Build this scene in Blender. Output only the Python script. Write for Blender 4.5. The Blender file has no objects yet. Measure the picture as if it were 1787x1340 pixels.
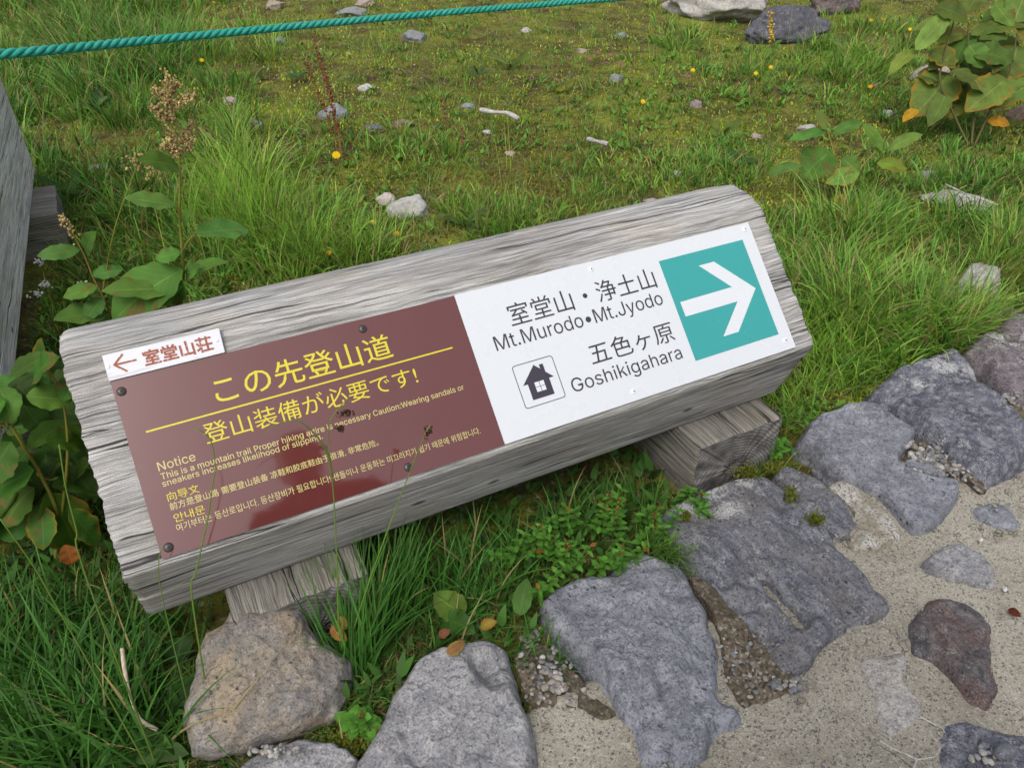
import bpy, math, random
import numpy as np
from mathutils import Vector, Matrix

sc = bpy.context.scene
COL = sc.collection
rng = np.random.default_rng(7)
random.seed(7)

# ---------------------------------------------------------------- camera
F_PX, CX, CY = 1343.0, 893.5, 670.0          # focal length and centre in photo pixels (1787 x 1340)
CAM = np.array([0.0, 0.0, 1.30])
R = np.array([[0.88976745, -0.26976509, 0.3681585],
              [-0.45641416, -0.52589998, 0.71771535],
              [0.0, -0.80663251, -0.5910533]])   # columns: right, down, forward (world: X along the sign, Z up)
cam = bpy.data.cameras.new("camera")
cam.sensor_width = 36.0
cam.lens = F_PX / 1787.0 * 36.0
cam.clip_start = 0.02
cam.clip_end = 2000
camo = bpy.data.objects.new("camera", cam)
COL.objects.link(camo)
camo.matrix_world = Matrix(((R[0, 0], -R[0, 1], -R[0, 2], CAM[0]),
                            (R[1, 0], -R[1, 1], -R[1, 2], CAM[1]),
                            (R[2, 0], -R[2, 1], -R[2, 2], CAM[2]),
                            (0, 0, 0, 1)))
sc.camera = camo

# ---------------------------------------------------------------- sky, sun, exposure (bright overcast)
SUN_EL, SUN_AZ = math.radians(56), math.radians(226)
world = bpy.data.worlds.new("World")
sc.world = world
world.use_nodes = True
wn, wl = world.node_tree.nodes, world.node_tree.links
wn.clear()
sky = wn.new("ShaderNodeTexSky")
sky.sky_type = 'NISHITA'
sky.sun_disc = False
sky.sun_elevation = SUN_EL
sky.sun_rotation = SUN_AZ
sky.air_density = 1.0
sky.dust_density = 5.0
sky.ozone_density = 1.0
hs = wn.new("ShaderNodeHueSaturation")
hs.inputs['Saturation'].default_value = 0.42
bg = wn.new("ShaderNodeBackground")
bg.inputs['Strength'].default_value = 0.15
wo = wn.new("ShaderNodeOutputWorld")
wl.new(sky.outputs[0], hs.inputs['Color'])
wl.new(hs.outputs[0], bg.inputs['Color'])
wl.new(bg.outputs[0], wo.inputs['Surface'])
sun = bpy.data.lights.new("sun", 'SUN')
sun.energy = 0.7
sun.angle = math.radians(30)
sun.color = (1.0, 0.97, 0.92)
suno = bpy.data.objects.new("sun", sun)
COL.objects.link(suno)
sd = Vector((math.sin(SUN_AZ) * math.cos(SUN_EL), math.cos(SUN_AZ) * math.cos(SUN_EL), math.sin(SUN_EL)))
suno.rotation_euler = sd.to_track_quat('Z', 'Y').to_euler()
suno.location = (0, 0, 6)
sc.view_settings.view_transform = 'Standard'
sc.view_settings.look = 'None'
sc.view_settings.gamma = 1
sc.view_settings.exposure = 0.50
sc.cycles.max_bounces = 6
sc.cycles.diffuse_bounces = 3
sc.cycles.transparent_max_bounces = 6

# ---------------------------------------------------------------- geometry of the place
def ray(px, py):
    return R @ np.array([(px - CX) / F_PX, (py - CY) / F_PX, 1.0])
def atz(p, z=0.0):
    r = ray(*p); return CAM + r * (z - CAM[2]) / r[2]
def aty(p, y):
    r = ray(*p); return CAM + r * (y - CAM[1]) / r[1]
def atd(p, d):
    return CAM + ray(*p) * d
def proj_many(P):
    q = (np.asarray(P) - CAM) @ R
    return np.stack([q[..., 0] / q[..., 2] * F_PX + CX, q[..., 1] / q[..., 2] * F_PX + CY], -1), q[..., 2]
def unit(v):
    v = np.asarray(v, float); return v / (np.linalg.norm(v) + 1e-12)

def _h(ix, iy, iz, seed):
    n = (ix.astype(np.int64) * 374761393 + iy.astype(np.int64) * 668265263 + iz.astype(np.int64) * 2147483647 + seed * 1274126177) & 0xffffffff
    n = ((n ^ (n >> 13)) * 1274126177) & 0xffffffff
    n = ((n ^ (n >> 16)) * 2246822519) & 0xffffffff
    return ((n ^ (n >> 15)) & 0xffffff) / float(0xffffff)
def vnoise(P, seed=0):
    P = np.asarray(P, float)
    i = np.floor(P).astype(np.int64); f = P - i; f = f * f * (3 - 2 * f)
    x, y, z = i[..., 0], i[..., 1], i[..., 2]
    fx, fy, fz = f[..., 0], f[..., 1], f[..., 2]
    def L(a, b, t): return a + (b - a) * t
    c = lambda dx, dy, dz: _h(x + dx, y + dy, z + dz, seed)
    return L(L(L(c(0,0,0), c(1,0,0), fx), L(c(0,1,0), c(1,1,0), fx), fy),
             L(L(c(0,0,1), c(1,0,1), fx), L(c(0,1,1), c(1,1,1), fx), fy), fz) * 2 - 1
def fbm(P, sc_=1.0, oct_=4, seed=0, gain=0.5):
    P = np.asarray(P, float) * sc_
    a, s = 1.0, np.zeros(P.shape[:-1])
    for k in range(oct_):
        s = s + a * vnoise(P, seed + k * 17); P = P * 2.03 + 5.3; a *= gain
    return s
def p3(x, y, z=0.0):
    x, y, z = np.broadcast_arrays(np.asarray(x, float), y, z); return np.stack([x, y, z], -1)

# ---------------------------------------------------------------- mesh and tagging helpers
def new_mesh(name, V, faces, uv=None, col=None, smooth=True, matidx=None):
    """faces: list of int arrays (n,k); V (n,3)"""
    me = bpy.data.meshes.new(name)
    V = np.asarray(V, np.float32)
    if isinstance(faces, np.ndarray): faces = [faces]
    faces = [np.asarray(f, np.int32) for f in faces if len(f)]
    nl = sum(f.size for f in faces); nf = sum(len(f) for f in faces)
    me.vertices.add(len(V)); me.vertices.foreach_set("co", V.ravel())
    me.loops.add(nl); me.loops.foreach_set("vertex_index", np.concatenate([f.ravel() for f in faces]))
    me.polygons.add(nf)
    tot = np.concatenate([np.full(len(f), f.shape[1], np.int32) for f in faces])
    me.polygons.foreach_set("loop_start", np.concatenate([[0], np.cumsum(tot)[:-1]]).astype(np.int32))
    me.polygons.foreach_set("loop_total", tot)
    me.polygons.foreach_set("use_smooth", np.full(nf, smooth))
    if matidx is not None: me.polygons.foreach_set("material_index", np.asarray(matidx, np.int32))
    if uv is not None:
        l = me.uv_layers.new(name="UVMap")
        idx = np.concatenate([f.ravel() for f in faces])
        l.data.foreach_set("uv", np.asarray(uv, np.float32)[idx].ravel())
    if col is not None:
        a = me.color_attributes.new("col", 'FLOAT_COLOR', 'POINT')
        c = np.ones((len(V), 4), np.float32); c[:, :3] = col
        a.data.foreach_set("color", c.ravel())
    me.update(calc_edges=True)
    return me
def wloc(o):
    return np.array(o["_loc"]) if o is not None and "_loc" in o else np.zeros(3)
LOC = {}
def link(name, me, mats, parent=None, origin=None):
    o = bpy.data.objects.new(name, me)
    for m in (mats if isinstance(mats, (list, tuple)) else [mats]): me.materials.append(m)
    COL.objects.link(o)
    origin = np.zeros(3) if origin is None else np.asarray(origin, float)
    LOC[o.name] = origin
    if parent is not None:
        o.parent = parent
        o.location = origin - LOC[parent.name]
    else:
        o.location = origin
    return o
def build(name, V, faces, mats, parent=None, origin=None, **kw):
    V = np.asarray(V, float)
    if origin is None: origin = LOC[parent.name] if parent is not None else np.array([V[:, 0].mean(), V[:, 1].mean(), V[:, 2].min()])
    return link(name, new_mesh(name, V - np.asarray(origin), faces, **kw), mats, parent, origin)
def tag(o, label, cat, group=None):
    o['label'] = label; o['category'] = cat
    if group: o['group'] = group
    return o
def structure(o): o['kind'] = 'structure'; return o
def stuff(o, label=None, cat=None):
    o['kind'] = 'stuff'
    if label: o['label'] = label; o['category'] = cat
    return o
def thing(name, loc, label, cat, group=None):
    o = bpy.data.objects.new(name, None); COL.objects.link(o)
    o.empty_display_size = 0.05
    o.location = loc; LOC[o.name] = np.asarray(loc, float)
    return tag(o, label, cat, group)
def grid_quads(nu, nv, wrap_u=False):
    i = np.arange(nu if wrap_u else nu - 1); j = np.arange(nv - 1)
    I, J = np.meshgrid(i, j, indexing='ij')
    I2 = (I + 1) % nu
    return np.stack([I * nv + J, I2 * nv + J, I2 * nv + J + 1, I * nv + J + 1], -1).reshape(-1, 4)
class Soup:
    """collects pieces of ONE object"""
    def __init__(s): s.V = []; s.Q = []; s.T = []; s.C = []; s.U = []; s.n = 0
    def add(s, V, Q=None, T=None, col=(1, 1, 1), uv=None):
        V = np.asarray(V, float); s.V.append(V)
        if Q is not None and len(Q): s.Q.append(np.asarray(Q) + s.n)
        if T is not None and len(T): s.T.append(np.asarray(T) + s.n)
        s.C.append(np.broadcast_to(np.asarray(col, float), (len(V), 3)))
        s.U.append(np.zeros((len(V), 2)) if uv is None else np.asarray(uv, float))
        s.n += len(V)
    def build(s, name, mats, parent=None, origin=None, smooth=True):
        fs = []
        if s.Q: fs.append(np.concatenate(s.Q))
        if s.T: fs.append(np.concatenate(s.T))
        return build(name, np.concatenate(s.V), fs, mats, parent, origin, uv=np.concatenate(s.U), col=np.concatenate(s.C), smooth=smooth)
def tube(path, rad, n=8):
    P = np.asarray(path, float); m = len(P)
    rad = np.broadcast_to(np.asarray(rad, float), (m,))
    Tn = np.gradient(P, axis=0); Tn /= np.linalg.norm(Tn, axis=1)[:, None] + 1e-12
    up = np.array([0.13, 0.21, 0.97]) if abs(Tn[0] @ np.array([0, 0, 1])) < 0.9 else np.array([0.95, 0.1, 0.2])
    N = np.cross(Tn, up); N /= np.linalg.norm(N, axis=1)[:, None] + 1e-12
    B = np.cross(Tn, N)
    a = np.linspace(0, 2 * math.pi, n, endpoint=False)
    V = P[None] + (np.cos(a)[:, None, None] * N[None] + np.sin(a)[:, None, None] * B[None]) * rad[None, :, None]
    V = V.reshape(-1, 3)
    Q = grid_quads(n, m, wrap_u=True)
    c0, c1 = len(V), len(V) + 1
    V = np.concatenate([V, P[:1], P[-1:]])
    i = np.arange(n); i2 = (i + 1) % n
    T = np.concatenate([np.stack([np.full(n, c0), i2 * m, i * m], 1), np.stack([np.full(n, c1), i * m + m - 1, i2 * m + m - 1], 1)])
    return V, Q, T
def smooth_path(pts, n=24):
    P = np.asarray(pts, float)
    d = np.concatenate([[0], np.cumsum(np.linalg.norm(np.diff(P, axis=0), axis=1))]); d /= d[-1]
    Q = np.concatenate([[2 * P[0] - P[1]], P, [2 * P[-1] - P[-2]]])
    out = []
    for t in np.linspace(0, 1, n):
        k = min(np.searchsorted(d, t, side='right') - 1, len(P) - 2); k = max(k, 0)
        u = (t - d[k]) / (d[k + 1] - d[k] + 1e-12)
        a, b, c, e = Q[k], Q[k + 1], Q[k + 2], Q[k + 3]
        out.append(0.5 * (2 * b + (c - a) * u + (2 * a - 5 * b + 4 * c - e) * u * u + (3 * b - a - 3 * c + e) * u ** 3))
    return np.array(out)
def closed_path(pts, n):
    P = np.asarray(pts, float)
    m = len(P)
    out = []
    for k in range(m):
        a, b, c, e = P[(k - 1) % m], P[k], P[(k + 1) % m], P[(k + 2) % m]
        u = np.linspace(0, 1, 24, endpoint=False)[:, None]
        out.append(0.5 * (2 * b + (c - a) * u * 0.7 + (3 * (c - b) * 2 - 2 * (c - a) * 0.7 - (e - b) * 0.7) * u * u + ((c - a) * 0.7 + (e - b) * 0.7 - 4 * (c - b)) * u ** 3))
    D = np.concatenate(out)
    D2 = np.concatenate([D, D[:1]])
    L = np.concatenate([[0], np.cumsum(np.linalg.norm(np.diff(D2, axis=0), axis=1))])
    t = np.linspace(0, L[-1], n, endpoint=False)
    return np.stack([np.interp(t, L, D2[:, i]) for i in range(P.shape[1])], -1)
def in_poly(x, y, poly):
    x = np.asarray(x); y = np.asarray(y); c = np.zeros(x.shape, bool)
    n = len(poly); j = n - 1
    for i in range(n):
        xi, yi = poly[i][:2]; xj, yj = poly[j][:2]
        c ^= ((yi > y) != (yj > y)) & (x < (xj - xi) * (y - yi) / (yj - yi + 1e-12) + xi)
        j = i
    return c

# ---------------------------------------------------------------- materials
class NT:
    def __init__(s, name):
        m = bpy.data.materials.new(name); m.use_nodes = True; s.m = m
        s.n, s.l = m.node_tree.nodes, m.node_tree.links
        s.n.clear()
        s.out = s.n.new("ShaderNodeOutputMaterial")
        s.b = s.n.new("ShaderNodeBsdfPrincipled")
        s.l.new(s.b.outputs[0], s.out.inputs['Surface'])
    def put(s, sock, v):
        if isinstance(v, (int, float)): sock.default_value = v
        elif isinstance(v, tuple): sock.default_value = v + (1,) if (len(v) == 3 and sock.type == 'RGBA') else v
        else: s.l.new(v, sock)
    def node(s, t, ins=None, **kw):
        n = s.n.new("ShaderNode" + t)
        for k, v in kw.items(): setattr(n, k, v)
        for k, v in (ins or {}).items(): s.put(n.inputs[k], v)
        return n
    def coord(s, which='Object'): return s.node("TexCoord").outputs[which]
    def attr(s, nm='col'): return s.node("Attribute", attribute_name=nm).outputs['Color']
    def map(s, v, scale=(1, 1, 1), loc=(0, 0, 0)):
        return s.node("Mapping", {'Vector': v, 'Scale': scale, 'Location': loc}).outputs[0]
    def noise(s, v, scale, detail=4, rough=0.55, dist=0.0, out='Fac'):
        return s.node("TexNoise", {'Vector': v, 'Scale': scale, 'Detail': detail, 'Roughness': rough, 'Distortion': dist}).outputs[out]
    def voro(s, v, scale, feature='F1', out='Distance'):
        return s.node("TexVoronoi", {'Vector': v, 'Scale': scale}, feature=feature).outputs[out]
    def math(s, op, a, b=0.0, c=0.0, clamp=False):
        n = s.node("Math", {0: a, 1: b, 2: c}, operation=op); n.use_clamp = clamp; return n.outputs[0]
    def ramp(s, f, stops):
        n = s.node("ValToRGB", {'Fac': f}); e = n.color_ramp.elements
        while len(e) < len(stops): e.new(0.5)
        for i, (p, c) in enumerate(stops):
            e[i].position = p; c = (c, c, c) if isinstance(c, (int, float)) else c; e[i].color = tuple(c) + (1,)
        return n.outputs[0]
    def mix(s, f, a, b, mode='MIX'):
        n = s.n.new("ShaderNodeMix"); n.data_type = 'RGBA'; n.blend_type = mode
        s.put(n.inputs[0], f); s.put(n.inputs[6], a); s.put(n.inputs[7], b); return n.outputs[2]
    def bump(s, h, dist, strength=1.0):
        return s.node("Bump", {'Height': h, 'Distance': dist, 'Strength': strength}).outputs[0]
    def fin(s, col, rough=0.8, normal=None, spec=0.3):
        s.put(s.b.inputs['Base Color'], col); s.put(s.b.inputs['Roughness'], rough)
        s.put(s.b.inputs['Specular IOR Level'], spec)
        if normal is not None: s.l.new(normal, s.b.inputs['Normal'])
        return s.m

def mat_plain(name, col, rough=0.5, spec=0.4, var=0.06, metallic=0.0):
    t = NT(name)
    n = t.noise(t.coord(), 30, 3)
    c = t.mix(t.math('MULTIPLY', n, var * 2), col, tuple(x * 0.6 for x in col))
    t.b.inputs['Metallic'].default_value = metallic
    return t.fin(c, rough, None, spec)
def mat_foliage(name, rough=0.5, trans=0.35, veins=False, tint=(1.25, 1.15, 0.55)):
    t = NT(name)
    c = t.attr()
    if veins:
        uv = t.node("SeparateXYZ", {0: t.coord('UV')})
        u = t.math('ABSOLUTE', t.math('SUBTRACT', uv.outputs[0], 0.5))
        rib = t.math('LESS_THAN', u, 0.022)
        vv = t.math('FRACT', t.math('MULTIPLY', t.math('SUBTRACT', uv.outputs[1], t.math('MULTIPLY', u, 0.55)), 9.0))
        side = t.math('LESS_THAN', t.math('ABSOLUTE', t.math('SUBTRACT', vv, 0.5)), 0.06)
        v = t.math('MAXIMUM', rib, t.math('MULTIPLY', side, 0.45))
        blot = t.noise(t.coord('Object'), 45, 3)
        c = t.mix(t.math('MULTIPLY', blot, 0.5), c, t.mix(1.0, c, (0.55, 0.6, 0.6), 'MULTIPLY'))
        c = t.mix(t.math('MULTIPLY', v, 0.55), c, t.mix(1.0, c, (2.0, 1.7, 1.9), 'MULTIPLY'))
        hgt = t.math('ADD', t.math('MULTIPLY', v, -1.0), t.math('MULTIPLY', t.math('SUBTRACT', vv, 0.5), 0.5))
        nrm = t.bump(hgt, 0.0012, 0.7)
    else:
        nrm = None
    t.fin(c, rough, nrm, 0.14)
    tr = t.node("BsdfTranslucent", {'Color': t.mix(1.0, c, tint, 'MULTIPLY')})
    mx = t.node("MixShader", {0: trans, 1: t.b.outputs[0], 2: tr.outputs[0]})
    t.l.new(mx.outputs[0], t.out.inputs['Surface'])
    return t.m
def mat_stone(name, base, dark, light, lichen=0.3, scale=1.0, brown=None, brownamt=0.0, streak=None):
    t = NT(name)
    P = t.coord('Object')
    Pm = P if streak is None else t.map(P, streak)
    n1 = t.noise(Pm, 7 * scale, 6, 0.6)
    n2 = t.noise(Pm, 38 * scale, 6, 0.65)
    n3 = t.noise(P, 240 * scale, 3, 0.6)
    c = t.mix(t.ramp(n1, [(0.35, 0), (0.68, 1)]), dark, base)
    c = t.mix(t.ramp(n2, [(0.45, 0), (0.72, 0.8)]), c, light)
    if brown:
        c = t.mix(t.math('MULTIPLY', t.ramp(t.noise(P, 9 * scale, 5, 0.6), [(0.42, 0), (0.62, 1)]), brownamt), c, brown)
    # speckle, pits and lichen
    n4 = t.noise(P, 110 * scale, 5, 0.7)
    c = t.mix(t.ramp(n4, [(0.36, 0.7), (0.47, 0)]), c, tuple(x * 0.40 for x in dark))
    c = t.mix(t.ramp(n3, [(0.32, 0.8), (0.45, 0)]), c, tuple(x * 0.45 for x in dark))
    c = t.mix(t.ramp(n3, [(0.58, 0), (0.72, 0.45)]), c, tuple(min(1, x * 1.4) for x in light))
    wv = t.noise(P, 30, 3, 0.6, out='Color')
    Pw = t.node("VectorMath", {0: P, 1: t.node("VectorMath", {0: wv, 1: (0.02, 0.02, 0.02)}, operation='MULTIPLY').outputs[0]}, operation='ADD').outputs[0]
    vo = t.voro(Pw, 46 * scale)
    big = t.ramp(t.noise(P, 9 * scale, 3, 0.5), [(0.50, 0), (0.60, 1)])
    pits = t.math('MULTIPLY', t.ramp(vo, [(0.10, 1), (0.20, 0)]), big)
    c = t.mix(t.math('MULTIPLY', pits, 0.75), c, tuple(x * 0.22 for x in dark))
    crv = t.math('ABSOLUTE', t.math('SUBTRACT', t.noise(P if streak is None else Pm, 10 * scale, 4, 0.55), 0.5))
    crack = t.math('MULTIPLY', t.ramp(crv, [(0.004, 1), (0.016, 0)]), t.ramp(n1, [(0.48, 0), (0.58, 1)]))
    c = t.mix(t.math('MULTIPLY', crack, 0.35), c, tuple(x * 0.25 for x in dark))
    lmask = t.node("SeparateColor", {0: t.attr()}).outputs[0] if name not in ("tan_boulder", "dark_round_boulder") else 0.0
    lf = t.math('ADD', t.noise(P, 30 * scale, 8, 0.8), t.math('MULTIPLY', lmask, 0.13))
    lm = t.math('MULTIPLY', t.math('MULTIPLY', t.ramp(lf, [(0.56, 0), (0.62, 1)]), t.ramp(n3, [(0.42, 0.3), (0.55, 1)])), t.math('MAXIMUM', lmask, lichen))
    c = t.mix(lm, c, (0.42, 0.42, 0.41))
    h = t.math('ADD', t.math('MULTIPLY', n2, 0.7), t.math('MULTIPLY', n3, 0.30))
    h = t.math('ADD', h, t.math('MULTIPLY', n4, 0.40))
    h = t.math('SUBTRACT', h, t.math('ADD', t.math('MULTIPLY', pits, 0.6), t.math('MULTIPLY', crack, 0.2)))
    return t.fin(c, 0.85, t.bump(h, 0.0055, 1.0), 0.2)
def mat_pebble(name):
    t = NT(name)
    P = t.coord('Object')
    c = t.mix(t.ramp(t.noise(P, 60, 5, 0.65), [(0.35, 0.0), (0.7, 0.75)]), t.attr(), t.mix(1.0, t.attr(), (0.45, 0.45, 0.47), 'MULTIPLY'))
    n3 = t.noise(P, 260, 3, 0.6)
    c = t.mix(t.ramp(n3, [(0.58, 0), (0.72, 0.5)]), c, (0.5, 0.5, 0.5))
    c = t.mix(t.ramp(n3, [(0.30, 0.6), (0.42, 0)]), c, (0.04, 0.04, 0.045))
    return t.fin(c, 0.85, t.bump(t.math('ADD', t.noise(P, 45, 5), t.math('MULTIPLY', n3, 0.4)), 0.006), 0.25)
def mat_wood(name, tone=1.0, warm=0.0, fine=1.0):
    """weathered grey timber; UV: u along the grain, v across, in metres"""
    t = NT(name)
    uv = t.coord('UV')
    warp = t.noise(t.map(uv, (3.0, 8, 1)), 1.0, 4, 0.55)
    uvw = t.node("CombineXYZ", {0: t.node("SeparateXYZ", {0: uv}).outputs[0],
                                1: t.math('ADD', t.node("SeparateXYZ", {0: uv}).outputs[1], t.math('MULTIPLY', t.math('SUBTRACT', warp, 0.5), 0.036)), 2: 0.0}).outputs[0]
    g1 = t.noise(t.map(uvw, (2.6, 80 * fine, 1)), 1.0, 8, 0.66, 0.25)
    g2 = t.noise(t.map(uvw, (7.0, 330 * fine, 1)), 1.0, 5, 0.7, 0.15)
    g3 = t.noise(t.map(uvw, (2.2, 11, 1)), 1.0, 5, 0.6)
    g4 = t.noise(uv, 480, 3, 0.6)
    crk = t.noise(t.map(uvw, (4.0, 95 * fine, 3)), 1.0, 2, 0.5)
    w = (1 + 0.06 * warm + 0.015, 1 + 0.02 * warm + .005, 1 - 0.08 * warm - .015)
    k = lambda v: tuple(v * tone * x for x in w)
    c = t.ramp(g1, [(0.28, k(0.17)), (0.42, k(0.29)), (0.55, k(0.38)), (0.72, k(0.52))])
    c = t.mix(t.ramp(g2, [(0.36, 0.85), (0.53, 0.0)]), c, k(0.10))
    c = t.mix(t.ramp(t.noise(t.map(uvw, (2.5, 150 * fine, 7)), 1.0, 3, 0.6), [(0.33, 0.8), (0.43, 0)]), c, k(0.085))
    c = t.mix(t.ramp(g2, [(0.55, 0), (0.74, 0.45)]), c, k(0.60))
    c = t.mix(t.ramp(g3, [(0.36, 0.50), (0.56, 0)]), c, t.mix(1.0, c, (0.62, 0.60, 0.60), 'MULTIPLY'))
    c = t.mix(t.ramp(t.noise(uv, 5.0, 5, 0.65), [(0.48, 0), (0.66, 0.65)]), c, t.mix(1.0, c, (1.0, 0.93, 0.82), 'MULTIPLY'))
    crk2 = t.noise(t.map(uvw, (1.3, 42 * fine, 11)), 1.0, 2, 0.45)
    cm = t.math('MAXIMUM', t.ramp(crk, [(0.265, 1), (0.315, 0)]), t.ramp(t.math('ABSOLUTE', t.math('SUBTRACT', crk2, 0.36)), [(0.004, 1), (0.016, 0)]))
    c = t.mix(t.math('MULTIPLY', cm, 0.92), c, k(0.03))
    # a few small dark knots and nail holes
    vv = t.node("TexVoronoi", {'Vector': t.map(uv, (6.0, 13, 1)), 'Scale': 1.0, 'Randomness': 1.0})
    sel = t.math('GREATER_THAN', t.node("SeparateColor", {0: vv.outputs['Color']}).outputs[0], 0.55)
    kn = t.math('MULTIPLY', t.ramp(t.math('ADD', vv.outputs['Distance'], t.math('MULTIPLY', t.math('SUBTRACT', g2, 0.5), 0.10)), [(0.05, 1), (0.10, 0)]), sel)
    c = t.mix(t.math('MULTIPLY', kn, 0.85), c, k(0.045))
    c = t.mix(0.5, c, t.mix(1.0, c, t.ramp(g4, [(0.3, 0.55), (0.7, 1.40)]), 'MULTIPLY'))
    h = t.math('SUBTRACT', t.math('ADD', t.math('MULTIPLY', g1, 0.8), t.math('MULTIPLY', g2, 0.6)), t.math('ADD', t.math('MULTIPLY', cm, 0.6), t.math('MULTIPLY', kn, 0.5)))
    return t.fin(c, 0.9, t.bump(h, 0.006, 1.0), 0.12)
def mat_endgrain(name, tone=0.55):
    t = NT(name)
    uv = t.coord('UV')
    d = t.node("VectorMath", {0: t.map(uv, (1, 1, 1), (0.02, 0.07, 0)), 1: t.node("VectorMath", {0: t.noise(uv, 9, 3, out='Color'), 1: (0.03, 0.03, 0)}, operation='MULTIPLY').outputs[0]}, operation='ADD').outputs[0]
    r = t.node("VectorMath", {0: d}, operation='LENGTH').outputs['Value']
    ring = t.math('FRACT', t.math('MULTIPLY', r, 120.0))
    n = t.noise(uv, 120, 4, 0.6)
    c = t.ramp(t.math('ADD', ring, t.math('MULTIPLY', t.math('SUBTRACT', n, 0.5), 0.5)), [(0.1, tuple(0.22 * tone * x for x in (1.0, 0.93, 0.85))), (0.6, tuple(0.34 * tone * x for x in (1.0, 0.95, 0.88))), (0.95, tuple(0.52 * tone * x for x in (1, 0.97, 0.92)))])
    c = t.mix(t.ramp(t.noise(uv, 22, 5), [(0.35, 0.7), (0.6, 0)]), c, (0.045 * tone, 0.04 * tone, 0.035 * tone))
    return t.fin(c, 0.9, t.bump(t.math('ADD', ring, n), 0.0015), 0.2)

M = {}
M['wood'] = mat_wood("weathered_wood", 1.24, 0.15)
M['wood_end'] = mat_endgrain("weathered_end_grain", 0.9)
M['sleeper'] = mat_wood("sleeper_wood", 0.66, 1.1, 0.8)
M['sleeper_end'] = mat_endgrain("sleeper_end_grain", 0.62)
M['wood_blue'] = mat_wood("smooth_grey_wood", 2.1, 0.1, 1.3)
def mat_panel(name, col, rough=0.08, spec=0.6, dirt=0.05):
    t = NT(name)
    P = t.coord('Object')
    c = t.mix(t.math('MULTIPLY', t.ramp(t.noise(P, 14, 6, 0.7), [(0.5, 0), (0.75, 1)]), dirt), col, tuple(x * 0.55 + 0.1 for x in col))
    c = t.mix(t.ramp(t.noise(P, 420, 2, 0.5), [(0.72, 0), (0.78, 0.30)]), c, tuple(x * 0.6 for x in col))
    rr = t.math('ADD', t.math('MULTIPLY', t.noise(P, 8, 4), 0.05), rough)
    m = t.fin(c, rr, t.bump(t.noise(P, 22, 2, 0.4), 0.0006, 0.25), spec)
    return m
M['brown'] = mat_panel("brown_gloss_panel", (0.098, 0.024, 0.022), 0.03, 0.85)
M['white'] = mat_panel("white_panel", (0.535, 0.56, 0.585), 0.25, 0.3, 0.012)
M['plaque'] = None
t = NT("painted_plaque")
uvp = t.coord('Object')
n1 = t.noise(t.map(uvp, (6, 60, 60)), 1.0, 5, 0.6)
n2 = t.noise(uvp, 90, 6, 0.75)
c = t.mix(t.ramp(n1, [(0.62, 0), (0.68, 0.5)]), (0.56, 0.57, 0.60), (0.36, 0.36, 0.37))
c = t.mix(t.ramp(n2, [(0.66, 0), (0.70, 0.9)]), c, (0.36, 0.33, 0.31))
M['plaque'] = t.fin(c, 0.55, t.bump(n1, 0.0015), 0.35)
t = NT("worn_rust_paint")
n2 = t.noise(t.coord('Object'), 150, 6, 0.75)
c = t.mix(t.ramp(n2, [(0.58, 0), (0.64, 1)]), (0.27, 0.075, 0.04), (0.68, 0.62, 0.60))
M['rustpaint'] = t.fin(c, 0.6, None, 0.3)
M['yellow'] = mat_plain("yellow_lettering", (0.54, 0.47, 0.03), 0.35, 0.4)
M['paleyellow'] = mat_plain("pale_yellow_lettering", (0.50, 0.44, 0.17), 0.35, 0.4)
M['black'] = mat_plain("charcoal_lettering", (0.042, 0.036, 0.050), 0.35, 0.3)
M['teal'] = mat_panel("teal_square", (0.038, 0.275, 0.27), 0.25, 0.3, 0.03)
M['arrow'] = mat_panel("white_arrow", (0.55, 0.575, 0.60), 0.25, 0.4, 0.03)
M['screw_dark'] = mat_plain("painted_screw", (0.045, 0.035, 0.035), 0.35, 0.5, 0.2)
M['screw_white'] = mat_plain("white_screw", (0.75, 0.76, 0.77), 0.3, 0.5)
M['slot'] = mat_plain("screw_slot", (0.02, 0.02, 0.02), 0.6, 0.2)
M['grass'] = mat_foliage("grass_blades", 0.45, 0.35)
M['leaf'] = mat_foliage("broad_leaves", 0.6, 0.30, True)
M['smallleaf'] = mat_foliage("small_leaves", 0.5, 0.3)
M['stem'] = mat_foliage("stems", 0.5, 0.1)
M['moss'] = mat_foliage("moss_tips", 0.8, 0.25)
M['pebble'] = mat_pebble("loose_stone")
M['petal'] = mat_foliage("petals", 0.6, 0.3, tint=(1, 1, 1))
M['k_blue'] = mat_stone("blue_grey_andesite", (0.220, 0.227, 0.261), (0.120, 0.124, 0.143), (0.313, 0.320, 0.353), 0.25)
M['k_slab'] = mat_stone("streaked_slate_grey", (0.148, 0.153, 0.176), (0.073, 0.076, 0.091), (0.256, 0.262, 0.283), 0.42, 1.0, (0.19, 0.165, 0.14), 0.35, (1.6, 0.55, 1))
M['k_grey'] = mat_stone("pale_grey_andesite", (0.263, 0.263, 0.275), (0.151, 0.151, 0.161), (0.391, 0.383, 0.377), 0.25)
M['k_dark'] = mat_stone("dark_blue_andesite", (0.146, 0.149, 0.182), (0.061, 0.061, 0.077), (0.290, 0.297, 0.330), 0.5, 1.25)
M['k_purple'] = mat_stone("purplish_andesite", (0.171, 0.145, 0.158), (0.095, 0.080, 0.089), (0.268, 0.240, 0.246), 0.35)
M['k_boulder'] = mat_stone('dark_round_boulder', (0.115, 0.115, 0.135), (0.06, 0.06, 0.072), (0.16, 0.16, 0.18), 0.25, 0.8)
M['boulder'] = mat_stone("tan_boulder", (0.224, 0.208, 0.183), (0.138, 0.132, 0.130), (0.286, 0.260, 0.218), 0.3, 1.1, (0.27, 0.205, 0.13), 0.7)
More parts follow.
